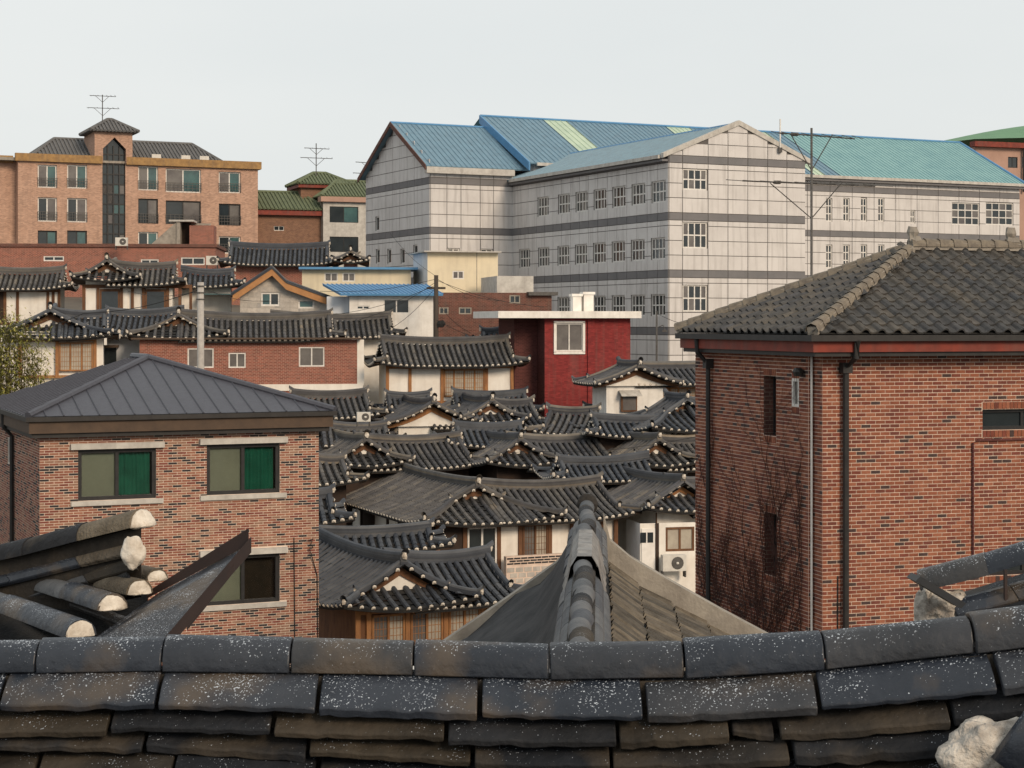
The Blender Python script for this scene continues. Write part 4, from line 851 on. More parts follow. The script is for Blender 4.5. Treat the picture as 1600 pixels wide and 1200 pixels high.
q = (L.sx(866), L.sx(913), L.z(551, 1), L.z(503, 1)); b = MB()
for a, c, d, e in ((q[0] - .03, q[1] + .03, q[3] - .07, q[3] + .05), (q[0] - .03, q[1] + .03, q[2] - .08, q[2] + .06), (q[0] - .03, q[0] + .1, q[2], q[3]), (q[1] - .1, q[1] + .03, q[2], q[3])): b.box(a, c, -.06, .0, d, e)
b.obj('window_surround', 'white_paint', h)
b = MB(); xs_ = L.sx(918); b.box(xs_, xs_ + .35, -.08, .0, L.g() - .5, zt - .01); b.obj('pilaster', 'red_paint', h)
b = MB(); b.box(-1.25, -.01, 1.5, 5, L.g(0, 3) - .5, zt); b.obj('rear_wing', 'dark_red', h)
for p0, p1, top in ((894, 910, 463), (911, 929, 460)):
    b = MB(); a, c = L.sx(p0, 2), L.sx(p1, 2); b.box(a + .05, c - .05, 2, 2.5, zt + .3, L.z(top, 2, 2)); b.box(a - .02, c + .02, 1.93, 2.57, L.z(top, 2, 2), L.z(top - 4, 2, 2)); b.obj('chimney', 'white_paint', h)
h, L, x1, zt = flat_house('dark_brick_building', 'weathered dark brick building with small windows', 684, 101, 12, 862, 457, 6, 'dark_brick', 'dark_brick', ((680 + 6, 701, 491, 480, 2), (717, 737, 491, 480, 2), (796, 813, 474, 461, 2)), None, fr='concrete', gl='glass_dark')
b = MB(); b.box(L.sx(778), x1 - 1, .3, 5, zt, L.z(431, 4)); b.obj('parapet_block', 'concrete_pale', h); b = MB(); b.box(x1 - 1.4, x1 + .3, -.3, .8, zt - .15, zt + .05); b.obj('tin_roof', 'antenna', h)
h, L, x1, zt = flat_house('cream_house', 'cream panel house with flat top below the school', 668, 107, 14, 778, 394, 4.5, 'cream_panel', 'plaster_shade', ((707, 725, 436, 423, 2),), (.3, .1, .07, 'concrete_pale'), L.g() + 1)
b = MB(); xx = L.sx(745); b.box(xx - .02, xx + .02, -.012, 0, zt - 2.3, zt); b.obj('panel_seam', 'concrete', h)
h, L, x1, zt = flat_house('low_cream_house', 'low cream house with thin blue roof edge', 472, 108, 6, 642, 421, 4, 'cream_panel', 'cream_panel', ((507, 528, 440, 426, 2), (535, 555, 440, 426, 2)), (.2, .4, .14, 'bright_blue_metal'))
h, L, x1, zt = flat_house('white_house', 'white house with bright blue ribbed metal roof', 546, 98, 7, 677, 460, 5, 'white_paint', 'plaster_shade', ((557, 578, 484, 477, 2), (599, 640, 490, 467, 2)), gl='glass_dark')
metal_roof(h, (-.5, -.5, zt + .02), (x1 + .5, -.5, zt + .02), (x1 - .2, 3, zt + .62), (-1.4, 3, zt + .62), 'bright_blue_metal', .25)
b = MB(); b.box(-1.2, -.01, .8, 4, L.g() - .5, zt - .1); b.obj('side_porch', 'plaster_shade', h)
# stone fronted house
L = Loc(375, 100, 8); h = L.thing('stone_house', 'stone fronted house with orange gable boards and dark blue roof', 'house'); x1 = L.sx(512); za, zl, zrr = L.z(422, 2), L.z(456), L.z(468, 6); xa = L.sx(425); zb_ = L.g() - .5
ws = [(L.sx(408), L.sx(437), L.z(478, 2), L.z(457, 2), 2, 1), (L.sx(466), L.sx(491), L.z(482, 5), L.z(468, 5), 1, 1)]
xj = L.sx(447); zj = L.z(444, 3)
wall(h, front(0), 0, x1, zb_, zrr - .1, [(a, c, d, min(e, zrr - .1)) for a, c, d, e, _, _ in ws], 'stone_wall', 'stone_front')
b = MB(); b.poly([(0, 0, zrr - .1), (ws[0][0], 0, zrr - .1), (ws[0][0], 0, zl + .35), (0, 0, zl)]); b.poly([(ws[0][1], 0, zrr - .1), (x1, 0, zrr - .1), (xj, 0, zj - .1), (xa, 0, za - .1), (0, 0, zl), (ws[0][0], 0, zl + .35), (ws[0][0], 0, ws[0][3]), (ws[0][1], 0, ws[0][3])]); b.obj('gable_wall', 'stone_wall', h)
rnd = random.Random(8); stones = MB(front(0))
zz = zb_ + 3
while zz < za - .4:
    x = .02; hh = rnd.uniform(.22, .34)
    while x < x1 - .1:
        wd = rnd.uniform(.3, .6); lim = zl + (za - zl) * x / xa if x < xa else za - (za - zrr) * (x - xa) / (x1 - xa)
        for q in subtract((x, min(x + wd, x1) - .02, zz, zz + hh - .02), [w_[:4] for w_ in ws]):
            if q[3] < lim - .25 and q[1] - q[0] > .04: stones = MB(front(0)); brick_faces(stones, *q, .02); stones.obj('stone', 'stone_wall', h)
        x += wd
    zz += hh
for q in ws: window(h, front(0), *q, fr='frame_white', gls=['glass_teal', 'glass_dark'], rec=.06, fw=.09)
b = MB()
for (xa_, za_, xb_, zb2) in ((-.4, zl - .25, xa, za), (xa, za, xj, zj), (xj, zj, x1 + .3, zrr - .1)): b.loft([[(xa_, -.5, za_ - .32), (xa_, -.42, za_ - .32), (xa_, -.42, za_ + .05), (xa_, -.5, za_ + .05)], [(xb_, -.5, zb2 - .32), (xb_, -.42, zb2 - .32), (xb_, -.42, zb2 + .05), (xb_, -.5, zb2 + .05)]])
b.obj('barge_board', 'orange_board', h)
b = MB(); rr_ = random.Random(3)
for (xa_, za_, xb_, zb2) in ((-.5, zl - .25, xa, za + .06), (xa, za + .06, xj, zj + .06), (xj, zj + .06, x1 + .4, zrr - .08)):
    b.loft([[(xa_, -.55, za_), (xa_, 6, za_), (xa_, 6, za_ + .1), (xa_, -.55, za_ + .1)], [(xb_, -.55, zb2), (xb_, 6, zb2), (xb_, 6, zb2 + .1), (xb_, -.55, zb2 + .1)]])
    for k in range(22): y = -.5 + k * .3; b.tone = rr_.random(); b.tube([(xa_, y, za_ + .12), (xb_, y, zb2 + .12)], .07, 5)
b.obj('roof', 'roof_tile_dark', h)
# long red brick terrace wall under the apartments with a stair hut
L = Loc(-40, 120, 4); h = L.thing('red_brick_terrace', 'long flat red brick building with concrete stair hut on top', 'building'); x1 = L.sx(337); zt = L.z(386, 8)
ws = [(L.sx(a), L.sx(c), L.z(d, L.sx(a)), L.z(e, L.sx(a)), 2, 1) for a, c, d, e in ((68, 100, 408, 400), (220, 248, 418, 405), (283, 320, 414, 402))]
wall(h, front(0), 0, x1, L.g() - 1, zt, ws, 'red_brick'); 
for q in ws: window(h, front(0), *q, fr='frame_white', rec=.06, fw=.08)
b = MB(); b.box(0, x1 + .1, -.12, 7, zt, zt + .22); b.obj('parapet', 'dark_brick', h); wall(h, rside(x1), 0, 7, L.g() - 1, zt, [], 'red_brick', 'side_wall')
xs0, xs1, xs2, xs3 = L.sx(228, 1), L.sx(276, 1), L.sx(296, 1), L.sx(334, 1); zh = L.z(346, 10, 1)
b = MB(); b.loft([[(xs0, 1, zt + .2), (xs0 + .3, 1, zt + .2), (xs1, 1, zh), (xs1, 1, zt + .2)], [(xs0, 3, zt + .2), (xs0 + .3, 3, zt + .2), (xs1, 3, zh), (xs1, 3, zt + .2)]]); b.box(xs1, xs1 + .25, .9, 3, zt + .2, zh); b.box(xs1, xs3 - .4, 3.0, 3.2, zt + .2, zh); b.obj('stair_ramp', 'concrete', h)
b = MB(); b.box(xs2, xs3, 1, 3, zt + .2, zh - .25); b.obj('stair_hut', 'red_brick', h); b = MB(); b.box(xs1 - .5, xs2 + .3, .8, 3.1, zh, zh + .12); b.obj('hut_roof', 'concrete_pale', h); b = MB(); b.box(xs1 + .26, xs2 - .01, 2.0, 2.1, zt + .2, zh); b.obj('doorway', 'dark_wood_shade', h)
# ---------------------------------------------------------------- right brick building
L = Loc(1285, 31.1, 17.2); R = L.thing('brick_building', 'red brick building with grey tiled hip roof, red eaves and creeper covered side', 'building')
nd = .35; nx_ = -.09; yl = L.sy(1087, nx_); zb = L.g(0, 2) - 1; zt = L.z(556)
xr = 9.5
wf = [(L.sx(1535), L.sx(1535) + 1.75, L.z(672, L.sx(1535)), L.z(640, L.sx(1535)), 2, 1), (L.sx(1537), L.sx(1537) + 1.75, L.z(900, L.sx(1537)), L.z(869, L.sx(1537)), 2, 1)]
wsd = []
for pa, pb, q0, q1 in ((1213, 1193.5, 682, 588), (1214, 1194.5, 902, 804), (1249, 1238, 636, 592)):
    ya, yb = L.sy(pa, nx_), L.sy(pb, nx_); wsd.append((ya, yb, L.z(q1, nx_, ya), L.z(q0, nx_, ya)))
wsd = [(a, c, min(d, e), max(d, e)) for a, c, d, e in wsd]
wall(R, front(0), 0, xr, zb, zt, wf, 'joint_R', 'wall', .22, 'dark_brick'); wall(R, side(nx_), nd, yl, zb, zt, wsd, 'joint_R', 'wall', .3, 'dark_brick'); wall(R, side(0), 0, nd, zb, zt, [], 'joint_R', 'wall'); wall(R, front(nd), nx_, 0, zb, zt, [], 'joint_R', 'wall')
b = MB(); b.poly([(nx_, yl, zb), (xr, yl, zb), (xr, yl, zt), (nx_, yl, zt)]); b.poly([(xr, 0, zb), (xr, yl, zb), (xr, yl, zt), (xr, 0, zt)]); b.obj('back_wall', 'joint_R', R)
# soldier courses over and under the openings
def soldiers(pl, a, c, z0, z1, m='brick_R', parent=None):
    n_ = max(2, int((c - a) / .077))
    for i in range(n_):
        b = MB(pl); b.box(a + (c - a) * i / n_ + .005, a + (c - a) * (i + 1) / n_ - .005, 0, .012, z0, z1); b.obj('brick', m, parent)
ex = []
for (a, c, d, e, *_) in wf: ex += [(a - .02, c + .02, d - .14, d), (a - .02, c + .02, e, e + .14)]; soldiers(front(0), a, c, e + .01, e + .13, parent=R); soldiers(front(0), a, c, d - .13, d - .01, parent=R)
exs = []
for (a, c, d, e) in wsd: exs += [(a - .02, c + .02, d - .14, d), (a - .02, c + .02, e, e + .14)]; soldiers(side(nx_), a, c, e + .01, e + .13, parent=R); soldiers(side(nx_), a, c, d - .13, d - .01, parent=R)
bricks(R, [(front(0), 0.002, 6.2, zb + 1.5, zt, [q[:4] for q in wf] + ex, lambda t, z: t * .8 + abs(z + 1.5) * .5, False), (side(nx_), nd + .01, yl, zb + 1.5, zt, wsd + exs, lambda t, z: 5 + t, True), (side(0), 0.002, nd, zb + 1.5, zt, [], lambda t, z: 9, True), (front(nd), nx_ + .001, -.001, zb + 1.5, zt, [], lambda t, z: 9, False)], .174, .0672, .014, 'brick_R', 250)
for q in wf: window(R, front(0), *q, fr='frame_black', gl='glass_dark', rec=.12, fw=.06)
for q in wsd[:2]: window(R, side(nx_), *q, 1, 2, fr='frame_black', gl='glass_dark', rec=.22, fw=.05)
window(R, side(nx_), *wsd[2], 1, 1, fr='frame_white', gl='glass_grey', rec=.02, fw=.05)
b = MB(); ya = L.sy(1256, nx_); b.blob((nx_ - .1, ya, L.z(581, nx_, ya)), (.1, .1, .1), 3); b.obj('vent_cowl', 'gutter', R)
# eaves
e0 = .5; ze_ = L.z(522, 0, 0); hx0, hy0, hx1, hy1 = -.45, -e0, xr + e0, yl + .12
b = MB(); b.box(hx0 + .1, hx1, hy0 + .1, hy1 - .1, zt - .005, zt + .07); b.obj('soffit', 'gutter', R)
b = MB(); b.box(hx0 + .05, hx1, hy0 + .05, hy1 - .05, zt + .07, ze_ - .12); b.obj('fascia', 'fascia_red', R)
b = MB(); b.box(hx0 - .04, hx1, hy0 - .06, hy1, ze_ - .12, ze_ - .015); b.obj('gutter', 'gutter', R)
# hip roof of interlocking tiles
rx, ry, rz = 3.15, (hy0 + hy1) / 2, L.z(392, 3.1, (hy0 + hy1) / 2)
b = MB(); b.poly([(hx0, hy0, ze_), (hx1, hy0, ze_), (hx1, ry, rz - .05), (rx, ry, rz - .05)]); b.poly([(hx0, hy0, ze_), (hx0, hy1, ze_), (rx, ry, rz - .05)]); b.poly([(hx0, hy1, ze_), (hx1, hy1, ze_), (hx1, ry, rz - .05), (rx, ry, rz - .05)]); b.obj('roof_deck', 'pan_tile', R)
tw, tl = .31, .30
def tile_mesh():
    b = MB(); pr = [(0, .03), (.035, .075), (.08, .095), (.125, .075), (.16, .03), (.20, .012), (.26, .012), (.31, .03)]
    b.loft([[(x, 0, z) for x, z in pr], [(x, tl + .04, z - .035) for x, z in pr]], closed=False)
    b.loft([[(x, 0, z) for x, z in pr], [(x, 0.004, z - .035) for x, z in pr]], closed=False)
    return b.obj('roof_tile', 'concrete_tile', mesh_only=True, smooth=False)
tme = tile_mesh(); cnt = 0; rest = MB(); rr = random.Random(9)
def place_tile(mtx):
    global cnt
    if cnt < 300:
        o = mobj('roof_tile', tme, R); o.matrix_local = mtx
    else:
        rest.tone = rr.random(); k = rest.add([tuple(mtx @ v.co) for v in tme.vertices])
        for p in tme.polygons: rest.face(tuple(k + i for i in p.vertices))
    cnt += 1
def tile_slope(o, ex_, up, width, hgt, inside):
    n_ = ex_.cross(up); n_ = n_ if n_.z > 0 else -n_
    rows_ = int(hgt / tl)
    for r_ in range(rows_ + 1):
        for c_ in range(int(width / tw) + 1):
            x, y = c_ * tw, r_ * tl
            if not inside(x + tw / 2, y + tl * .3): continue
            p = o + ex_ * x + up * y + n_ * (.02 + rr.uniform(-.004, .004)); m_ = Matrix((ex_, up, n_)).transposed().to_4x4(); m_.translation = p; place_tile(m_)
o = Vector((hx0, hy0, ze_)); hyp = math.hypot(ry - hy0, rz - ze_); up = Vector((0, ry - hy0, rz - ze_)).normalized()
tile_slope(o, Vector((1, 0, 0)), up, 7.2, hyp, lambda x, y: x > (rx - hx0) * y / hyp - .05)
hyp2 = math.hypot(rx - hx0, rz - ze_); up2 = Vector((rx - hx0, 0, rz - ze_)).normalized(); wd = hy1 - hy0
tile_slope(Vector((hx0, hy1, ze_)), Vector((0, -1, 0)), up2, wd, hyp2, lambda x, y: wd / 2 * y / hyp2 - .05 < x < wd - wd / 2 * y / hyp2 + .05)
rest.obj('roof_tiles', 'concrete_tile', R, kind='stuff')
def cap_line(p, q, r, parent, m='hip_tile', ln=.30):
    p, q = Vector(p), Vector(q); n_ = int((q - p).length / ln); d = (q - p).normalized(); sv = d.cross(Vector((0, 0, 1))).normalized(); up = sv.cross(d)
    for i in range(n_):
        b = MB(); s0 = p + d * (ln * i); b.loft([[tuple(s0 + d * o_ + sv * (rr_ * math.cos(a)) + up * (rr_ * math.sin(a) - .03)) for a in (-.2, PI * .25, PI * .5, PI * .75, PI + .2)] for o_, rr_ in ((-.02, r * 1.08), (ln, r * .92))], closed=False); b.obj('ridge_tile', m, parent, smooth=True)
    b = MB(); b.loft([[tuple(s + sv * (r * .8 * k_) + up * z_) for k_, z_ in ((-1, -.12), (1, -.12), (1, .02), (-1, .02))] for s in (p, q)]); b.obj('ridge_bed', 'concrete', parent)
cap_line((hx0, hy0, ze_ + .10), (rx, ry, rz + .10), .115, R); cap_line((hx0, hy1, ze_ + .10), (rx, ry, rz + .10), .12, R); cap_line((rx, ry, rz + .14), (8.2, ry, rz + .14), .13, R)
for x in (rx + .05, 5.35, 6.1):
    b = MB(); b.blob((x, ry, rz + .36), (.12, .10, .16), int(x * 10), amp=.35); b.blob((x + .04, ry, rz + .2), (.17, .13, .12), int(x * 9), amp=.3); b.obj('ridge_ornament', 'concrete', R)
# drain pipes
def pipe(pts, r, name='drain_pipe', m='gutter', parent=None, n=8): b = MB(); b.tube(pts, r, n); return b.obj(name, m, parent)
xp = L.sx(1318); pipe([(xp, -e0 - .02, ze_ - .1), (xp, -e0 + .03, zt - .02), (xp, -.09, zt - .22), (xp, -.09, zb)], .055, parent=R)
b = MB(); b.box(xp - .09, xp + .09, -.17, -.01, zt - .3, zt - .12); b.obj('rain_hopper', 'gutter', R)
yp = L.sy(1113, nx_); pipe([(hx0 + .02, yp, ze_ - .1), (hx0 + .04, yp, zt), (nx_ - .09, yp, zt - .25), (nx_ - .09, yp, zb)], .05, parent=R); b = MB(); b.box(nx_ - .17, nx_ - .01, yp - .09, yp + .09, zt - .32, zt - .14); b.obj('rain_hopper', 'gutter', R)
pipe([(-.05, nd - .04, zt - .02), (-.05, nd - .04, zb)], .022, 'white_pipe', 'frame_white', R)
xq = L.sx(1519); pipe([(L.sx(1519), -.03, L.z(870, xq)), (xq, -.03, L.z(692, xq)), (xq + .1, -.03, L.z(688, xq)), (xq + 2.2, -.03, L.z(688, xq))], .022, 'gas_pipe', 'dark_red', R)
xq = L.sx(1306); pipe([(xq, -.02, zb), (xq + .03, -.02, L.z(900, xq))], .012, 'cable', 'wire', R)
# bare creeper on the side wall
V = L.thing('creeper', 'bare dark creeper climbing the shaded brick side wall', 'plant')
rnd = random.Random(21); st = MB()
def vine(y, z, ang, ln, r, depth):
    pts = [(nx_ - .02 - r, y, z)]; n_ = int(ln / .12)
    for i in range(n_):
        ang += rnd.gauss(0, .17) + (PI / 2 - ang) * .03; y += math.cos(ang) * .12; z += math.sin(ang) * .12
        if not (nd + .15 < y < yl - .1) or z > zt - .1: break
        pts.append((nx_ - .02 - r - rnd.random() * .02, y, z))
        if depth > 0 and rnd.random() < .34: vine(y, z, ang + rnd.choice((-1, 1)) * rnd.uniform(.4, 1.1), ln * rnd.uniform(.2, .5), r * .6, depth - 1)
    if len(pts) > 2: st.tube(pts, r, 4, r * .45)
for k in range(14): vine(rnd.uniform(L.sy(1235, nx_), yl - .3), zb + rnd.uniform(.5, 3.0), PI / 2 + rnd.uniform(-.25, .25), rnd.uniform(3.5, 8.5), .016, 3)
for k in range(34): vine(rnd.uniform(L.sy(1225, nx_), yl - .3), zt - rnd.uniform(2.6, 6.5), PI / 2 + rnd.uniform(-.5, .5), rnd.uniform(.6, 1.8), .009, 2)
st.obj('stems', 'vine', V)
# ---------------------------------------------------------------- left brick house with metal roof
L = Loc(62, 45.8, 23.6); B = L.thing('metal_roofed_house', 'brick house with dark standing seam metal hip roof and green curtains', 'house')
x1 = L.sx(498); zt = L.z(684); zb = L.g(3, 0) - 1; dp = 8.5
ws = []
for a, c, d, e in ((122, 244, 783, 703), (323, 437, 774, 695), (323, 437, 947, 870)):
    xa, xb = L.sx(a), L.sx(c); ws.append((xa, xb, L.z(d, xa), L.z(e, xa), 2, 1))
wsl = [(L.sy(18), L.sy(12), L.z(740, 0, 2), L.z(695, 0, 2))]
wsl = [(min(a, c), max(a, c), d, e) for a, c, d, e in wsl]
lint = [(q[0] - .22, q[1] + .22, q[3], q[3] + .17) for q in ws]; sil = [(q[0] - .2, q[1] + .2, q[2] - .14, q[2]) for q in ws]
wall(B, front(0), 0, x1, zb, zt, ws, 'joint_L', 'wall', .25); wall(B, side(0), 0, dp, zb, zt, wsl, 'joint_L', 'wall'); wall(B, rside(x1), 0, dp, zb, zt, [], 'joint_L', 'wall')
bricks(B, [(front(0), .002, x1 - .002, zb + 3, zt, [q[:4] for q in ws] + lint + sil, lambda t, z: abs(z - zt) + t * .1, False), (side(0), .002, dp, zb + 3, zt, wsl, lambda t, z: 20 + t, True)], .229, .067, .016, 'brick_L', 290)
for q in ws:
    wn = window(B, front(0), *q, fr='frame_black', gl='glass_clear', rec=.08, fw=.10)
    m_ = (q[0] + q[1]) / 2
    b = MB(front(0)); b.box(q[0] + .08, m_ - .04, -.16, -.15, q[2] + .08, q[3] - .08); b.obj('blind', 'blind', wn)
    b = MB(front(0)); cz0, cz1 = q[2] + .1, q[3] - .06; n_ = 26; pts = [(m_ + .06 + (q[1] - m_ - .2) * i / n_, -.19 - .025 * math.sin(i * 1.9) - .012 * math.sin(i * .7)) for i in range(n_ + 1)]
    if q[2] > L.z(800): b.loft([[(t, o_, cz0) for t, o_ in pts], [(t, o_, cz1) for t, o_ in pts]], closed=False); b.obj('curtain', 'green_curtain', wn, smooth=True)
    b = MB(front(0)); b.box(q[0] - .2, q[1] + .2, -.02, .13, q[3] + .01, q[3] + .16); b.obj('lintel', 'concrete_pale', wn)
    b = MB(front(0)); b.box(q[0] - .18, q[1] + .18, -.1, .07, q[2] - .13, q[2] - .01); b.obj('sill', 'concrete_pale', wn)
    b = MB(front(0)); b.poly([(q[0], -.26, q[2]), (q[1], -.26, q[2]), (q[1], -.26, q[3]), (q[0], -.26, q[3])]); b.obj('room_shade', 'dark_wood_shade', wn)  # dark sheet behind the glass, painted in place of the room's shade
window(B, side(0), *wsl[0], 1, 1, fr='frame_white', rec=.05)
ov = .35; za = L.z(650); e0, e1, f0, f1 = -ov, x1 + ov, -ov, dp + ov
b = MB(); b.box(e0 + .12, e1 - .12, f0 + .12, f1, zt, zt + .12); b.obj('soffit', 'gutter', B)
b = MB(); b.box(e0 + .04, e1 - .04, f0 + .04, f1, zt + .12, za - .13); b.obj('fascia', 'fascia_brown', B)
b = MB(); b.box(e0 - .05, e1 + .05, f0 - .05, f1, za - .13, za - .01); b.obj('gutter', 'gutter', B)
ax, ay, az, ay2 = (e0 + e1) / 2 - .1, 4.0, L.z(560, 3.2, 4.0), 6.0
b = MB(); b.poly([(e0, f0, za - .02), (e1, f0, za - .02), (ax, ay, az - .02)]); b.poly([(e0, f0, za - .02), (ax, ay, az - .02), (ax, ay2, az - .02), (e0, f1, za - .02)]); b.poly([(e1, f0, za - .02), (ax, ay, az - .02), (ax, ay2, az - .02), (e1, f1, za - .02)]); b.poly([(e0, f1, za - .02), (e1, f1, za - .02), (ax, ay2, az - .02)]); b.obj('roof_deck', 'metal_roof', B)
sm = MB(); n_ = 18
def top_front(x): return (x - e0) / (ax - e0) if x < ax else (e1 - x) / (e1 - ax)
for i in range(n_):
    xa, xb = e0 + (e1 - e0) * i / n_, e0 + (e1 - e0) * (i + 1) / n_; pts = [(xa + .012, 0), (xb - .012, 0), (xb - .012, top_front(xb - .012))] + ([(ax, 1)] if xa < ax < xb else []) + [(xa + .012, top_front(xa + .012))]
    b = MB(); b.poly([(x, f0 + (ay - f0) * t, za + (az - za) * t + .004) for x, t in pts]); b.obj('roof_panel', 'metal_roof', B)
    if i: t = top_front(xa); sm.tube([(xa, f0, za + .015), (xa, f0 + (ay - f0) * t, za + (az - za) * t + .015)], .022, 4)
n2 = 20
for i in range(n2):
    ya, yb = f0 + (f1 - f0) * i / n2, f0 + (f1 - f0) * (i + 1) / n2
    tp = lambda y: (y - f0) / (ay - f0) if y < ay else (1 if y < ay2 else (f1 - y) / (f1 - ay2))
    pts = [(ya + .012, 0), (yb - .012, 0), (yb - .012, tp(yb - .012))] + ([(ay, 1)] if ya < ay < yb else []) + [(ya + .012, tp(ya + .012))]
    b = MB(); b.poly([(e0 + (ax - e0) * t, y, za + (az - za) * t + .004) for y, t in pts]); b.obj('roof_panel', 'metal_roof', B)
    if i: t = tp(ya); sm.tube([(e0, ya, za + .015), (e0 + (ax - e0) * t, ya, za + (az - za) * t + .015)], .022, 4)
sm.obj('roof_seams', 'metal_roof', B, kind='stuff')
b = MB()
for p, q in (((e0, f0, za), (ax, ay, az)), ((e1, f0, za), (ax, ay, az)), ((ax, ay, az), (ax, ay2, az))): b.tube([(p[0], p[1], p[2] + .03), (q[0], q[1], q[2] + .03)], .10, 8)
b.obj('hip_cap', 'metal_roof', B)
yp = L.sy(23); pipe([(e0 + .02, yp, za - .1), (e0 + .05, yp, zt + .05), (-.08, yp, zt - .2), (-.08, yp, zb)], .06, parent=B)
xq = L.sx(459); pipe([(xq, -.02, L.z(840, xq)), (xq + .02, -.03, L.z(1000, xq))], .014, 'cable', 'wire', B); xq = L.sx(484)
rnd = random.Random(2); pipe([(xq + rnd.uniform(-.08, .08), -.05 - rnd.random() * .05, L.z(842 + i * 1.6, xq)) for i in range(14)] + [(xq + .2, -.03, L.z(900, xq)), (xq + .22, -.03, L.z(1000, xq))], .013, 'cable', 'wire', B)
# ---------------------------------------------------------------- white annex with door and air conditioner
L = Loc(1000, 70, 12); h = L.thing('white_annex', 'white rendered annex with door beside the brick building', 'house'); x1 = L.sx(1110); zt = L.z(818); zb = L.g() - .5
q = [(L.sx(1040), L.sx(1085), L.z(862, 1), L.z(824, 1), 2, 1)]
wall(h, front(0), 0, x1, zb, zt, q, 'plaster', 'front_wall'); wall(h, side(0), 0, 2, zb, zt, [], 'plaster_shade', 'side_wall')
window(h, front(0), *q[0], fr='wood_brown', gl='paper', rec=.05, fw=.09)
b = MB(front(0)); b.box(.05, L.sx(1023), .005, .05, L.z(905), L.z(826)); dr = b.obj('door', 'white_paint', h)
for p in (1000, 1011): b = MB(front(0)); b.box(L.sx(p), L.sx(p + 9), .05, .06, L.z(848), L.z(832)); b.obj('pane', 'glass_dark', dr)
b = MB(front(0)); b.box(L.sx(1024), L.sx(1029), .0, .06, zb, zt); b.obj('post', 'dark_wood_shade', h)
def air_con(label, px, py, Y, ang, w_=.85, h_=.62, dp_=.32):
    p = P(px, py, Y); t = thing('air_conditioner', label, 'air conditioner', p, math.radians(ang), 'outdoor units')
    b = MB(); b.box(0, w_, 0, dp_, 0, h_); b.obj('casing', 'ac_white', t)
    b = MB(); n_ = 16; c0 = (w_ * .62, -.012, h_ * .5); k = b.add([(c0[0] + h_ * .40 * math.cos(2 * PI * i / n_), -.008, c0[2] + h_ * .40 * math.sin(2 * PI * i / n_)) for i in range(n_)]); b.face(tuple(range(k, k + n_))); gr = b.obj('fan_grille', 'antenna', t)
    b = MB(); b.blob((c0[0], -.02, c0[2]), (.06, .03, .06), 1, amp=.05); b.obj('fan_hub', 'ac_white', gr)
    b = MB(); b.box(.0, .05, .02, dp_, -.25, 0); b.box(w_ - .05, w_, .02, dp_, -.25, 0); b.obj('bracket', 'antenna', t)
air_con('outdoor unit hung on the white annex wall', 1036, 893, 69.6, 12, .95, .62)
air_con('outdoor unit standing between the roofs by the cream gable', 558, 659, 80, 10, .6, .42)
air_con('outdoor unit on the red brick terrace roof', 180, 384, 119, 4, .8, .55); air_con('outdoor unit against the red brick wall of the terrace', 322, 414, 118.5, 4, .75, .6)
# ---------------------------------------------------------------- poles, wires, antenna mast, bamboo
def pole(label, px, py, Y, r, m, name='utility_pole'):
    p = P(px, py, Y); g_ = gz(p.x, p.y); t = thing(name, label, 'pole', (p.x, p.y, g_ - .3)); hh = p.z - g_ + .3
    b = MB(); b.tube([(0, 0, 0), (0, 0, hh * .5), (0, 0, hh)], r * 1.15, 10, r * .9); b.obj('shaft', m, t, smooth=True)
    return t, hh
t, hh = pole('round concrete pole standing in front of the long red brick house', 313.5, 441, 82, .165, 'pole_concrete')
for dz in (.15, .45, .75): b = MB(); b.tube([(0, 0, hh - dz - .05), (0, 0, hh - dz)], .19, 10); b.obj('band', 'antenna', t)
t, hh = pole('dark wooden pole with wires beside the blue roofed white house', 681.5, 430, 96, .13, 'pole_wood')
b = MB(); b.box(-.5, .5, -.06, .06, hh - .75, hh - .63); b.obj('crossarm', 'pole_wood', t); b = MB(); b.blob((.25, -.1, hh - 2.6), (.25, .1, .25), 4); b.obj('coiled_cable', 'wire', t)
t, hh = pole('thin street lamp pole beside the red building', 1026, 486, 96, .05, 'antenna', 'street_lamp')
b = MB(); b.tube([(0, 0, hh - .9), (.35, 0, hh - .75), (.42, 0, hh - 1.0)], .025, 5); b.obj('arm', 'antenna', t); b = MB(); b.box(.3, .54, -.08, .08, hh - 1.12, hh - 1.0); b.obj('lamp_head', 'antenna', t)
t, hh = pole('tall thin antenna mast behind the grey tiled hip roof', 1268, 200, 48, .035, 'antenna', 'antenna_mast')
for py, a0, a1, dy in ((211, 1215, 1340, .25), (286, 1160, 1372, .5)):
    z = P(1268, py, 48).z - t.location.z; x0, x1 = (a0 - 1268) * 48 / F, (a1 - 1268) * 48 / F; b = MB(); b.tube([(x0, 0, z + .06), (x1, .4, z - .06)], .018, 4); b.tube([(x0 * .6, 0, z), (0, 0, z - .95)], .014, 4); b.tube([(x1 * .45, 0, z), (0, 0, z - .95)], .014, 4)
    for k in range(9): x = x0 + (x1 - x0) * k / 8; b.tube([(x - dy, -.5, z + .05 - .12 * k / 8), (x + dy, .5, z + .07 - .12 * k / 8)], .010, 4)
    b.blob((x0 * .5, 0, z + .02), (.13, .06, .06), 2); b.obj('crossarm', 'antenna', t)
p0, p1 = P(1219, 232, 113.4), P(1219, 186, 113.4); t = thing('roof_pole', 'short white pole on the right slope of the school gable', 'pole', p0); b = MB(); b.tube([(0, 0, 0), (0, 0, p1.z - p0.z)], .05, 8); b.obj('shaft', 'frame_white', t); b = MB(); b.box(-.12, .12, -.12, .12, -.25, .05); b.obj('base_bracket', 'antenna', t)
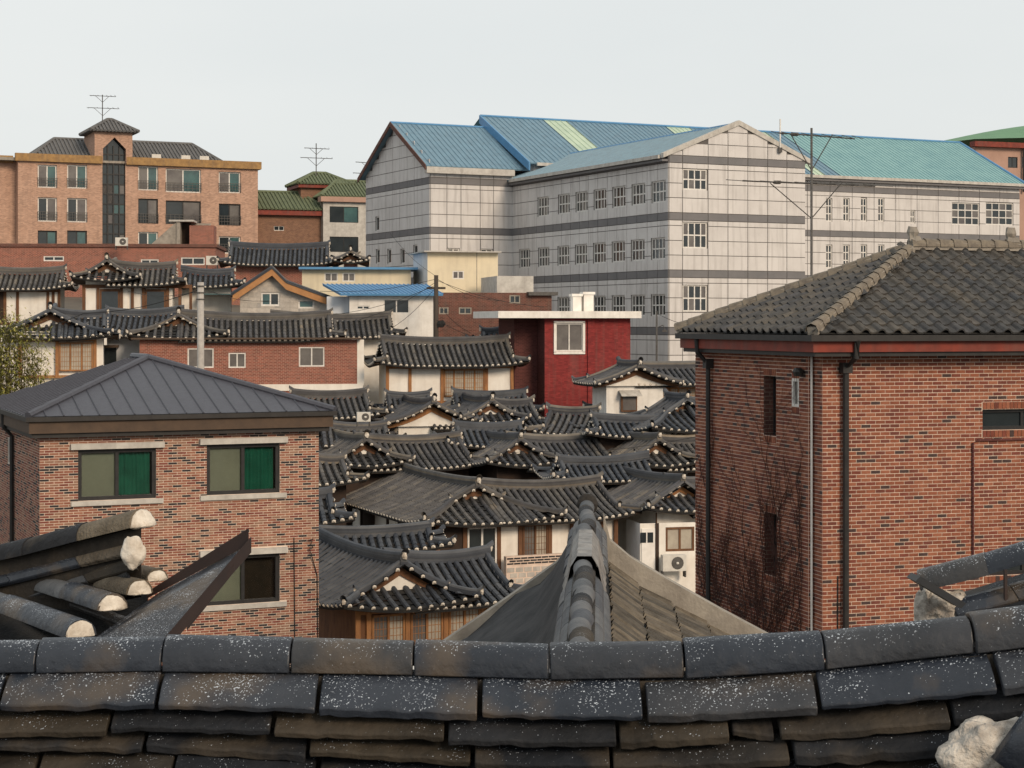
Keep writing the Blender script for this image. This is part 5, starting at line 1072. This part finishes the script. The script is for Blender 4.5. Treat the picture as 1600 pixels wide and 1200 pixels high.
def wire(label, pts, r=.012):
    ps = []
    for (a, b_) in zip(pts, pts[1:]):
        A_, B_ = P(*a), P(*b_)
        for i in range(8): q = A_.lerp(B_, i / 8); q.z -= .25 * math.sin(PI * i / 8); ps.append(q)
    ps.append(P(*pts[-1])); o0 = ps[0]; t = MB(); t.tube([tuple(p - o0) for p in ps], r, 4); o = t.obj('overhead_wire', 'wire'); o.location = o0; tag(o, label, 'wire', 'overhead wires')
wire('wire from the wooden pole towards the stone house', ((682, 436, 96), (500, 455, 95)))
wire('wire dipping from the wooden pole to the white house', ((682, 440, 96), (560, 500, 96)))
wire('wire from the wooden pole to the dark brick building', ((683, 436, 96), (780, 470, 97)))
wire('wire from the wooden pole over the tiled roofs to the right', ((682, 500, 95.7), (790, 535, 94)))
wire('long wire across the second row roofs', ((560, 712, 74), (820, 705, 74), (1090, 682, 74)), .010)
wire('wire over the roofs beside the vine covered wall', ((880, 722, 73), (1090, 698, 73)), .010)
wire('wire from the concrete pole to the upper houses', ((313, 452, 82), (130, 490, 84), (0, 520, 84)), .016)
wire('wire across the school wall', ((682, 432, 96), (610, 365, 108)), .012)
wire('wire from the lamp pole to the right', ((1027, 490, 96), (1100, 505, 94)), .012)
for k_, (q0, q1) in enumerate((((682, 445, 96), (520, 492, 94)), ((682, 448, 96), (600, 520, 95)), ((682, 470, 96), (735, 520, 97)), ((682, 438, 96), (850, 480, 97)), ((313, 448, 82), (420, 470, 94)), ((313, 455, 82), (200, 455, 100)))): wire(['thin wire from the wooden pole to the eaves of the white house', 'slack wire hanging below the wooden pole', 'short wire from the wooden pole to the low tiled roof', 'wire from the wooden pole to the red building roof', 'wire from the concrete pole to the stone house', 'wire from the concrete pole to the house with brown doors'][k_], (q0, q1), .012)
# bamboo and bare twigs at far left
bt = P(35, 615, 78); g_ = gz(bt.x, bt.y); t = thing('bamboo_clump', 'yellow green bamboo with bare brown twigs beside the tiled house', 'plant', (bt.x, bt.y, g_)); top = P(35, 468, 78).z - g_
rnd = random.Random(12); st = MB(); lv = MB(); low = MB()
for k in range(34):
    x, y = rnd.uniform(-1.25, .95), rnd.uniform(-.7, .7); hgt = top * rnd.uniform(.68, 1.0) * (1 - .10 * abs(x)); lean = rnd.uniform(-.35, .35); pts = [(x + lean * (i / 6) ** 2, y, hgt * i / 6) for i in range(7)]; st.tube(pts, .022, 4, .008)
    for j in range(300):
        f = rnd.uniform(.55, 1.0); p = Vector((x + lean * f * f, y, hgt * f)) + Vector((rnd.gauss(0, .3), rnd.gauss(0, .3), rnd.gauss(0, .2))); a = rnd.uniform(0, 2 * PI); d = Vector((math.cos(a), math.sin(a), rnd.uniform(-.9, .2))).normalized(); s = d.cross(Vector((0, 0, 1))).normalized() * .03; lv.tone = rnd.random()
        lv.poly([tuple(p), tuple(p + d * .12 + s), tuple(p + d * .26), tuple(p + d * .12 - s)])
for k in range(170):
    p = Vector((rnd.uniform(-1.4, .7), rnd.uniform(-.9, -.2), top * rnd.uniform(.30, .68))); a = rnd.uniform(-.9, .9) + PI / 2; l_ = rnd.uniform(.4, 1.1); low.tube([tuple(p), tuple(p + Vector((math.cos(a) * l_ * .5, rnd.uniform(-.1, .1), math.sin(a) * l_ * .5))), tuple(p + Vector((math.cos(a + .3) * l_, rnd.uniform(-.2, .2), math.sin(a) * l_)))], .010, 3, .004)
st.obj('stems', 'twig', t); lv.obj('leaves', 'leaf', t, kind='stuff'); low.obj('bare_twigs', 'twig', t, kind='stuff')
# ---------------------------------------------------------------- foreground roofs
def bar(pts_a, pts_b):  # ring helper
    return [tuple(p) for p in pts_a], [tuple(p) for p in pts_b]
TOP = [(-250, 1003), (0, 998), (260, 993), (460, 995), (650, 998), (860, 1003), (1065, 999), (1282, 985), (1500, 960), (1600, 947), (1900, 905)]
def yd(px): return 4.85 - .00042 * px
def rp_(px, dy, dz): p = P(px, interp(TOP, px), yd(px)); return Vector((p.x, p.y - dy, p.z - dz))
N = thing('near_roof_ridge', 'snow dusted dark tile ridge of the near roof sagging in the middle', 'roof', tuple(rp_(800, 0, 0))); N0 = Vector(N.location)
rnd = random.Random(31)
# top row: half-round cover tiles
js = [-340, -130, 65, 260, 458, 648, 858, 1066, 1282, 1512, 1740, 1960]
for a, c in zip(js, js[1:]):
    b = MB(); R0 = .070; secs = 9; rings = []; n_ = 6; tilt = rnd.uniform(-.004, .004)
    for i in range(n_ + 1):
        px = a + 1.2 + (c - a - 2.4) * i / n_; p0 = rp_(px, 0, R0 + .0); r = R0 * (1.03 - .05 * i / n_) + tilt; ring = []
        for k in range(secs): th = PI * (-.06 + 1.12 * k / (secs - 1)); ring.append(tuple(p0 + Vector((0, -r * math.cos(th), r * math.sin(th))) - N0))
        for k in reversed(range(secs)): th = PI * (-.06 + 1.12 * k / (secs - 1)); ring.append(tuple(p0 + Vector((0, -(r - .018) * math.cos(th), (r - .018) * math.sin(th))) - N0))
        rings.append(ring)
    b.loft(rings); o = b.obj('cover_tile', 'fore_tile', N)
    md = o.modifiers.new('bevel', 'BEVEL'); md.width = .004; md.segments = 2; md.limit_method = 'ANGLE'
    o.data.shade_smooth(); o.data.set_sharp_from_angle(angle=math.radians(35))
# lower courses of curved plates, each course set a little further out
def course(js, dy0, dz0, dy1, dz1, th0, m, jit, bow=.012):
    for a, c in zip(js, js[1:]):
        b = MB(); rings = []; j1, j2 = rnd.uniform(-jit, jit), rnd.uniform(-jit, jit); n_ = 6; jy = rnd.uniform(-jit * 2, jit * 2); th = th0 * rnd.uniform(.65, 1.15); n_ = 16; g1 = rnd.uniform(2, 6)
        for i in range(n_ + 1):
            t = i / n_; px = a + g1 + (c - a - g1 - 3) * t; dz = j1 + (j2 - j1) * t; ring = []
            for k in range(5): s = k / 4; ring.append(rp_(px, dy0 + (dy1 - dy0) * s + jy, dz0 + (dz1 - dz0) * s + dz - bow * math.sin(PI * s)))
            for k in reversed(range(5)): s = k / 4; ring.append(rp_(px, dy0 + (dy1 - dy0) * s + jy - .004, dz0 + (dz1 - dz0) * s + dz - bow * math.sin(PI * s) + th))
            ch = .006 * noise.noise((px * .03, dz0 * 50, 0)) + .004 * noise.noise((px * .11, dz0 * 50, 3)); rings.append([tuple(p - N0 + Vector((0, -ch if 2 < k_ < 7 else 0, .0016 * math.sin(px * .09 + k_) + (ch if 2 < k_ < 7 else 0)))) for k_, p in enumerate(ring)])
        b.loft(rings); o = b.obj('ridge_plate', m, N); md = o.modifiers.new('bevel', 'BEVEL'); md.width = .004; md.segments = 2; md.limit_method = 'ANGLE'
        o.data.shade_smooth(); o.data.set_sharp_from_angle(angle=math.radians(35))
course([-200, 22, 262, 505, 750, 1000, 1265, 1535, 1800], .035, .080, .150, .150, .022, 'fore_tile', .003)
course([-80, 190, 437, 700, 960, 1130, 1200, 1465, 1700, 1900], .05, .165, .150, .205, .024, 'fore_tile_dry', .010)
course([-220, 18, 243, 490, 740, 950, 1220, 1480, 1750], .05, .220, .165, .262, .024, 'fore_tile_dry', .010)
course([-150, 80, 290, 505, 725, 1000, 1265, 1500, 1760], .05, .278, .175, .318, .024, 'fore_tile_dry', .010)
course([-220, 30, 260, 480, 760, 980, 1240, 1520, 1790], .05, .335, .185, .375, .024, 'fore_tile_dry', .010)
course([-150, 100, 320, 545, 800, 1050, 1300, 1560, 1800], .05, .39, .20, .43, .024, 'fore_tile_dry', .010)
b = MB()
for a, c in zip(frange(-350, 1950, 24), frange(-350, 1950, 24)[1:]):
    k = b.add([tuple(rp_(px, dy, dz) - N0) for px in (a, c) for dy, dz in ((.06, .09), (.06, .50), (-.06, .50), (-.06, .09))]); 
    for f_ in ((0, 1, 5, 4), (1, 2, 6, 5), (2, 3, 7, 6), (3, 0, 4, 7)): b.face(tuple(k + i for i in f_))
b.obj('ridge_core', 'fore_tile_dry', N)
# slopes of that roof and its body
b = MB(); xl, xr = -2.6, 2.6
for sgn in (-1, 1):
    for i in range(26):
        x = xl + (xr - xl) * i / 25; z0 = -1.38; b.tone = rnd.random(); b.tube([(x, 4.6 + sgn * .1, z0), (x, 4.6 + sgn * 1.0, z0 - .5), (x, 4.6 + sgn * 2.0, z0 - .85)] if sgn > 0 else [(x, 4.5, z0 - .02), (x, 3.9, z0 - .4)], .07, 6)
    b.poly([(xl, 4.6, -1.38), (xr, 4.6, -1.38), (xr, 4.6 + sgn * (2.0 if sgn > 0 else .8), -2.25 if sgn > 0 else -1.9), (xl, 4.6 + sgn * (2.0 if sgn > 0 else .8), -2.25 if sgn > 0 else -1.9)])
b.v = [tuple(Vector(p) - N0) for p in b.v]; b.obj('roof_slope', 'fore_tile_dry', N)
b = MB(); b.box(xl + .1, xr - .1, 4.0, 6.0, -6.5, -1.95); b.v = [tuple(Vector(p) - N0) for p in b.v]; b.obj('wall', 'plaster', N)
# mortar lump and blue tile at the lower right end
b = MB(); c0 = P(1545, 1165, 4.0); b.rock(P(1555, 1178, 4.0) - N0, (.115, .06, .075), 5, amp=.3); b.obj('mortar_lump', 'stone_pale', N, smooth=True)
b = MB(); b.tube([tuple(P(1578, 1205, 3.93) - N0), tuple(P(1640, 1120, 3.93) - N0)], .05, 10); b.obj('end_tile', 'fore_tile', N, smooth=True)

# generic half-round tile between two points
def barrel(parent, p, q, r, m, org, name='cover_tile', up=Vector((0, 0, 1)), th=.016, r1=None):
    p, q = Vector(p), Vector(q); d = (q - p).normalized(); sv = d.cross(up).normalized(); u_ = sv.cross(d); b = MB(); rings = []
    for c_, rr in ((p, r), (p.lerp(q, .5), (r + (r1 or r)) / 2), (q, r1 or r)):
        rings.append([tuple(c_ + sv * (rr * math.cos(a)) + u_ * (rr * math.sin(a)) - org) for a in [PI * k / 8 for k in range(9)]] + [tuple(c_ + sv * ((rr - th) * math.cos(a)) + u_ * ((rr - th) * math.sin(a)) - org) for a in [PI * k / 8 for k in reversed(range(9))]])
    b.loft(rings); o = b.obj(name, m, parent); o.data.shade_smooth(); o.data.set_sharp_from_angle(angle=math.radians(40)); return o
def plate(parent, p, q, wid, th, m, org, out, name='ridge_plate'):
    """flat curved plate from p to q, its width running along out"""
    p, q, out = Vector(p), Vector(q), Vector(out); b = MB(); rings = []; d = (q - p).normalized(); nn = d.cross(out).normalized(); nn = nn if nn.z > 0 else -nn
    for t in (0, .33, .66, 1):
        c_ = p.lerp(q, t); rings.append([tuple(c_ + out * (wid * s) + nn * (.018 * math.sin(PI * s)) - org) for s in (0, .33, .66, 1)] + [tuple(c_ + out * (wid * s) + nn * (.018 * math.sin(PI * s) - th) - org) for s in (1, .66, .33, 0)])
    b.loft(rings); o = b.obj(name, m, parent); md = o.modifiers.new('bevel', 'BEVEL'); md.width = .004; md.limit_method = 'ANGLE'; return o
def lump(parent, c, r, seed, org, m='mortar_white', name='mortar'):
    b = MB(); b.rock(Vector(c) - org, r, seed, amp=.22); return b.obj(name, m, parent, smooth=True)
def plug(parent, c, d, r, seed, org, m='mortar_white', name='mortar_plug', drop=.12):
    c, d = Vector(c), Vector(d).normalized(); sv = d.cross(Vector((0, 0, 1))).normalized(); u_ = sv.cross(d); rn = random.Random(seed); b = MB(); n_ = 16; rings = []
    for o_, k_ in ((-.02, .9), (.0, .95), (.005, .86), (.012, .45), (.014, .1)):
        ring = []
        for i in range(n_):
            a_ = 2 * PI * i / n_; hh = math.sin(a_); q = k_ * (1 + rn.uniform(-.07, .07)); ring.append(tuple(c + d * (o_ + rn.uniform(-.005, .005)) + sv * (r * q * math.cos(a_)) + u_ * (r * q * (hh if hh > 0 else hh * drop * (1 + rn.uniform(-.4, .4)))) - org))
        rings.append(ring)
    b.loft(rings); return b.obj(name, m, parent, smooth=True)
# left roof corner
o0 = P(120, 990, 8.0); K = thing('tiled_roof_corner', 'near tiled roof corner with mortar ended tiles at the left', 'roof', tuple(o0))
r = .078
pt = [P(-150, 893, 9.0), P(-45, 868, 8.75), P(52, 846, 8.5), P(138, 823, 8.3), P(222, 802, 8.1)]
for i in range(4): barrel(K, pt[i] - Vector((0, 0, .06)), pt[i + 1] + (pt[i + 1] - pt[i]) * .02 - Vector((0, 0, .06)), r, 'fore_tile_brown' if i == 3 else 'fore_tile_dry', o0, r1=r * 1.06)
d = (pt[4] - pt[3]).normalized(); plug(K, pt[4] + d * .01 - Vector((0, 0, .06)), d, r * 1.0, 3, o0); 
outv = Vector((.35, -.9, -.28)).normalized()
for row, (dz, wid, ms) in enumerate(((.115, .11, ('fore_tile', 'fore_tile', 'fore_tile_brown')), (.185, .13, ('fore_tile_dry', 'fore_tile', 'fore_tile_dry')), (.235, .15, ('fore_tile_brown', 'fore_tile_dry', 'fore_tile_dry')), (.28, .17, ('fore_tile_dry', 'fore_tile_brown', 'fore_tile_dry')))):
    pa = [P(-140 + row * 13, 893, 9.0), P(12 + row * 22, 857, 8.6), P(118 + row * 12, 829, 8.35), P(214 - row * 8, 806, 8.12)]
    for i in range(3): plate(K, pa[i] - Vector((0, 0, dz)), pa[i + 1] - Vector((0, 0, dz)), wid, .022, ms[i], o0, outv)
b = MB(); k_ = [P(-150, 893, 9.0), P(214, 806, 8.12)]; b.loft([[tuple(c_ + Vector((sx_, sy_, -z_)) - o0) for sx_, sy_, z_ in ((-.03, .05, .045), (.03, -.05, .045), (.03, -.05, .36), (-.03, .05, .36))] for c_ in k_]); b.obj('ridge_core', 'fore_tile_dry', K)
lump(K, P(208, 863, 7.96), (.055, .03, .068), 8, o0)
for (pa, pb, ya, yb, m_, rr) in (((128, 895), (218, 917), 8.5, 7.95, 'fore_tile_brown', .062), ((70, 908), (176, 941), 8.5, 7.7, 'fore_tile_dry', .066), ((-60, 915), (126, 983), 8.6, 7.5, 'fore_tile_dry', .068), ((205, 885), (246, 896), 8.4, 8.1, 'fore_tile_brown', .05)):
    A_, B_ = P(*pa, ya), P(*pb, yb); md_ = A_.lerp(B_, .45); barrel(K, A_ - Vector((0, 0, .036)), md_ - Vector((0, 0, .034)), rr * .9, 'slate_grey', o0, r1=rr * .95); barrel(K, md_ - (B_ - A_) * .02 - Vector((0, 0, .03)), B_ - Vector((0, 0, .03)), rr, 'fore_tile' if m_ == 'fore_tile_dry' else m_, o0, r1=rr * 1.05); dd = (B_ - A_).normalized(); plug(K, B_ - Vector((0, 0, .03)), dd, rr * 1.0, int(pa[0]) + 200, o0)
for (pa, pb, ya, yb) in (((20, 925), (196, 985), 8.6, 7.6), ((100, 905), (225, 950), 8.6, 7.8), ((-90, 945), (80, 1010), 8.4, 7.4)):
    A_, B_ = P(*pa, ya), P(*pb, yb); plate(K, A_ - Vector((.1, 0, .07)), B_ - Vector((.1, 0, .07)), .22, .02, 'fore_tile', o0, Vector((.75, -.62, .05)), 'pan_tile')
dk = o0 + Vector((0, 0, .10)); b = MB(); b.poly([tuple(P(-200, 905, 9.0) - dk), tuple(P(235, 890, 8.3) - dk), tuple(P(200, 1010, 7.6) - dk), tuple(P(-200, 1060, 7.2) - dk)]); b.obj('roof_deck', 'pan_tile', K)
b = MB(); b.box(-2.6, -.5, .7, 2.4, -5, -.15); b.obj('wall', 'plaster', K)
# metal gutter tray at that corner
o1 = P(300, 940, 7.6); GT = thing('metal_gutter', 'brown metal gutter tray with folded rims below the left roof corner', 'gutter', tuple(o1))
A_, B_, C_, D_ = P(178, 985, 7.7), P(250, 925, 8.1), P(388, 852, 7.9), P(255, 1003, 7.3)
b = MB(); E_ = P(130, 1010, 7.5); b.loft([[tuple(p - o1) for p in (E_, B_, C_, D_)], [tuple(p - o1 - Vector((0, 0, .012))) for p in (E_, B_, C_, D_)]]); b.obj('tray', 'fore_tile', GT)
def strip(p, q, h0, h1, th, name): b = MB(); off = Vector((.0, th, 0)); b.loft([[tuple(v - o1) for v in (p, p + Vector((0, 0, h0)), p + Vector((0, 0, h0)) + off, p + off)], [tuple(v - o1) for v in (q, q + Vector((0, 0, h1)), q + Vector((0, 0, h1)) + off, q + off)]]); return b.obj(name, 'brown_metal', GT)
bk = strip(B_ - Vector((.06, 0, .03)), C_, .03, .075, .012, 'back_rim'); strip(D_ - Vector((0, .02, .05)), C_ - Vector((-.015, .03, .03)), .06, .07, .02, 'front_rim')
p1, p2 = P(292, 985, 7.45), P(366, 893, 7.75); strip(p1, p2, .03, .03, .035, 'inner_fold')
for dx, ln in ((0, ((0, 0, .035, 0), (.035, 0, .03, -.035))), (.05, ((0, 0, .04, .004), (.012, 0, .010, -.035), (.028, 0, .030, -.03)))):
    b = MB(); base = B_.lerp(C_, .62) + Vector((dx, -.002, .028 + dx * .5))
    for (xa, za, xb, zb_) in ln: b.tube([tuple(base + Vector((xa, 0, za + xa * .5)) - o1), tuple(base + Vector((xb, 0, zb_ + xb * .5)) - o1)], .0035, 4)
    b.obj('green_mark', 'green_mark', bk)
# right roof end
o2 = P(1500, 940, 6.6); Q = thing('tiled_ridge_end', 'near dark tile ridge end on pale mortar at the right', 'roof', tuple(o2))
pt = [P(1442, 912, 6.7), P(1548, 886, 6.62), P(1665, 852, 6.5), P(1800, 815, 6.4)]
for i in range(3): barrel(Q, pt[i] - Vector((0, 0, .02)), pt[i + 1] - Vector((0, 0, .02)), .075, 'fore_tile', o2, r1=.078)
for row, (dz, m_) in enumerate(((.075, 'fore_tile'), (.125, 'fore_tile_dry'), (.165, 'fore_tile_dry'), (.205, 'fore_tile_dry'))):
    pa = [P(1478 + row * 8, 905, 6.65), P(1572 - row * 20, 880, 6.6), P(1700, 843, 6.5)]
    for i in range(2): plate(Q, pa[i] - Vector((0, .02, dz)), pa[i + 1] - Vector((0, .02, dz)), .11 + .01 * row, .02, m_, o2, Vector((.1, -.9, -.35)).normalized())
b = MB(); A_, B_ = P(1416, 902, 6.62), P(1486, 944, 6.5); b.loft([[tuple(p + v - o2) for v in (Vector((0, 0, 0)), Vector((.012, -.1, .0)), Vector((.03, -.1, .018)), Vector((.018, 0, .018)))] for p in (A_, B_)]); b.obj('end_tile', 'gutter', Q)
b = MB(); b.rock(P(1476, 950, 6.62) - o2, (.095, .07, .07), 17, amp=.4); b.rock(P(1447, 952, 6.62) - o2, (.04, .05, .085), 18, amp=.4); b.obj('mortar', 'stone_pale', Q, smooth=True)
b = MB(); b.tube([tuple(P(1572, 968, 6.5) - o2), tuple(P(1571, 890, 6.5) - o2)], .008, 5); b.obj('rod', 'brown_metal', Q)
b = MB(); b.loft([[tuple(p + Vector((sx_, 0, z_)) - o2) for sx_, z_ in ((0, -.1), (0, -.5))] + [tuple(p + Vector((0, .25, z_)) - o2) for z_ in (-.5, -.1)] for p in (P(1510, 905, 6.6), P(1800, 815, 6.4))]); b.obj('ridge_core', 'fore_tile_dry', Q)
b = MB(); b.box(.1, 1.0, .1, 1.2, -5.5, -.2); b.obj('wall', 'plaster', Q)
# middle roof: ridge running away from us, concrete gable copings at its far end
org = Vector((.345, 9.5, 0)); far = Vector((.80, 19.0, 0)); dv = far - org; an = math.atan2(dv.y, dv.x) - PI / 2
D = thing('old_tiled_roof', 'old tiled roof with patched ridge and concrete gable copings in front of the village', 'roof', tuple(org), an); Lr = dv.length; zr = -2.12
PR = [(.08, -2.42), (.455, -2.75), (1.91, -3.55), (2.7, -3.95)]
b = MB(); b.loft([[(x, .1, z - .03) for x, z in PR], [(x, Lr, z - .03) for x, z in PR]], closed=False); b.obj('roof_deck', 'pan_tile', D)
b = MB(); b.loft([[(x, 0, z) for x, z in ((0, -.004), (.03, .022), (.075, .034), (.12, .022), (.15, -.004))], [(x, .37, z - .022) for x, z in ((.004, -.004), (.03, .022), (.075, .034), (.12, .022), (.146, -.004))]], closed=False); b.loft([[(x, 0, z) for x, z in ((0, -.004), (.03, .022), (.075, .034), (.12, .022), (.15, -.004))], [(x, .003, -.03) for x in (0, .03, .075, .12, .15)]], closed=False)
tme2 = b.obj('roof_tile', 'fore_tile_brown', mesh_only=True); rr = random.Random(4); kept = 0; rest = MB()
for ui in range(int(Lr / .158) - 1, -1, -1):
    for vi in range(7):
        v = .16 + .36 * vi + .36 + rr.uniform(-.012, .012); u = .1 + ui * .158 + rr.uniform(-.006, .006); zA, zB = interp(PR, v - .36), interp(PR, v); up = Vector((-.36, 0, zA - zB)).normalized(); ex_ = Vector((0, 1, 0)); n_ = ex_.cross(up); n_ = n_ if n_.z > 0 else -n_
        m_ = Matrix((ex_, up, n_)).transposed().to_4x4(); m_.translation = Vector((v, u, zB + .012 + rr.uniform(-.004, .008)))
        if kept < 295: o = mobj('roof_tile', tme2, D); o.matrix_local = m_; kept += 1
        else:
            rest.tone = rr.random(); k = rest.add([tuple(m_ @ q.co) for q in tme2.vertices])
            for p in tme2.polygons: rest.face(tuple(k + i_ for i_ in p.vertices))
rest.obj('roof_tiles', 'fore_tile_brown', D, kind='stuff')
def cop(sgn):
    b = MB(); prof = {1: [(.17, -2.02), (.24, -2.30), (.455, -2.48), (.9, -2.74), (1.4, -3.02), (1.91, -3.29), (2.6, -3.62)], -1: [(.14, -2.2), (.2, -2.4), (.33, -2.54), (.8, -2.88), (1.45, -3.33), (2.2, -3.85)]}[sgn]; rings = []
    for x, z in prof: rings.append([(sgn * x, Lr - .02, z - .55), (sgn * x, Lr - .02, z), (sgn * x, Lr + .18, z), (sgn * x, Lr + .18, z - .55)])
    b.loft(rings); return b.obj('gable_coping', 'concrete', D)
cop(1); cop(-1)
# tarpaulin sheets with folds on the left slope
b = MB(); nu, nv_ = 40, 18
for i in range(nu + 1):
    u = Lr * i / nu; row = []
    for j in range(nv_ + 1):
        s = j / nv_; v = -.08 - 2.5 * s; z = -2.12 - .42 * min(1, s * 7) - 1.65 * s; f = 1.9 * (.14 * (1 - abs(math.sin(u * 1.5 - 3.5 * s + .8 * math.sin(u * 1.1)))) ** 2 + .05 * (1 - abs(math.sin(u * 4.1 - 7 * s))) ** 2 - .05) * (.25 + s); row.append((v, u, z + f + .03))
    b.add(row)
for i in range(nu):
    for j in range(nv_): k = i * (nv_ + 1) + j; b.face((k, k + 1, k + nv_ + 2, k + nv_ + 1))
b.obj('tarpaulin', 'tarp', D, smooth=True)
# ridge pieces: cover tiles near and far, pale tarp patch between
zt_ = zr + .11
for i in range(26):
    y = .1 + i * .36
    if 5.4 < y < 6.8: continue
    rj = rnd.uniform(-.018, .018); barrel(D, (rj, y, zt_ + (.06 * ((y - 5.5) / 4) ** 2 if y > 5.5 else 0)), (rj + rnd.uniform(-.012, .012), y + .38, zt_ + (.06 * ((y - 5.14) / 4) ** 2 if y > 5.5 else 0)), .066, rnd.choice(['fore_tile_dry', 'slate_grey', 'slate_grey']), Vector((0, 0, 0)), r1=.08)
    for sg in (-1, 1):
        if i % 2 == 0: plate(D, (sg * .08, y, zt_ - .06), (sg * .08, y + .7, zt_ - .06), .13, .03, 'slate_grey', Vector((0, 0, 0)), Vector((sg * .6, 0, -.8)))
        if i % 2: plate(D, (sg * .13, y - .2, zt_ - .15), (sg * .13, y + .5, zt_ - .15 + rnd.uniform(-.02, .02)), .13, .03, 'slate_grey', Vector((0, 0, 0)), Vector((sg * .6, 0, -.8)))
b = MB(); b.loft([[(-.10, y, zr - .45), (.10, y, zr - .45), (.09, y, zt_ - .02), (-.09, y, zt_ - .02)] for y in (.1, Lr)]); b.obj('ridge_core', 'fore_tile_dry', D)
b = MB()
for i in range(15):
    y = 5.2 + i * .13; wob = .012 * math.sin(i * 2.3); b.add([(x * (1 + wob * 3), y, zt_ + .03 + z + wob) for x, z in ((-.19, -.30), (-.14, -.14), (-.115, -.02), (-.06, .07), (.06, .07), (.115, -.02), (.14, -.14), (.18, -.28))])
for i in range(14):
    for j in range(7): k = i * 8 + j; b.face((k, k + 1, k + 9, k + 8))
b.obj('tarp_patch', 'tarp_pale', D)
b = MB(); b.blob((0, Lr + .03, zt_ + .09), (.11, .05, .12), 7, n=12, m=8, amp=.06); b.obj('ridge_end', 'fore_tile_dry', D)
b = MB(); b.box(-2.0, 2.0, .1, Lr - .05, -7, zr - 1.3); b.obj('wall', 'plaster', D)
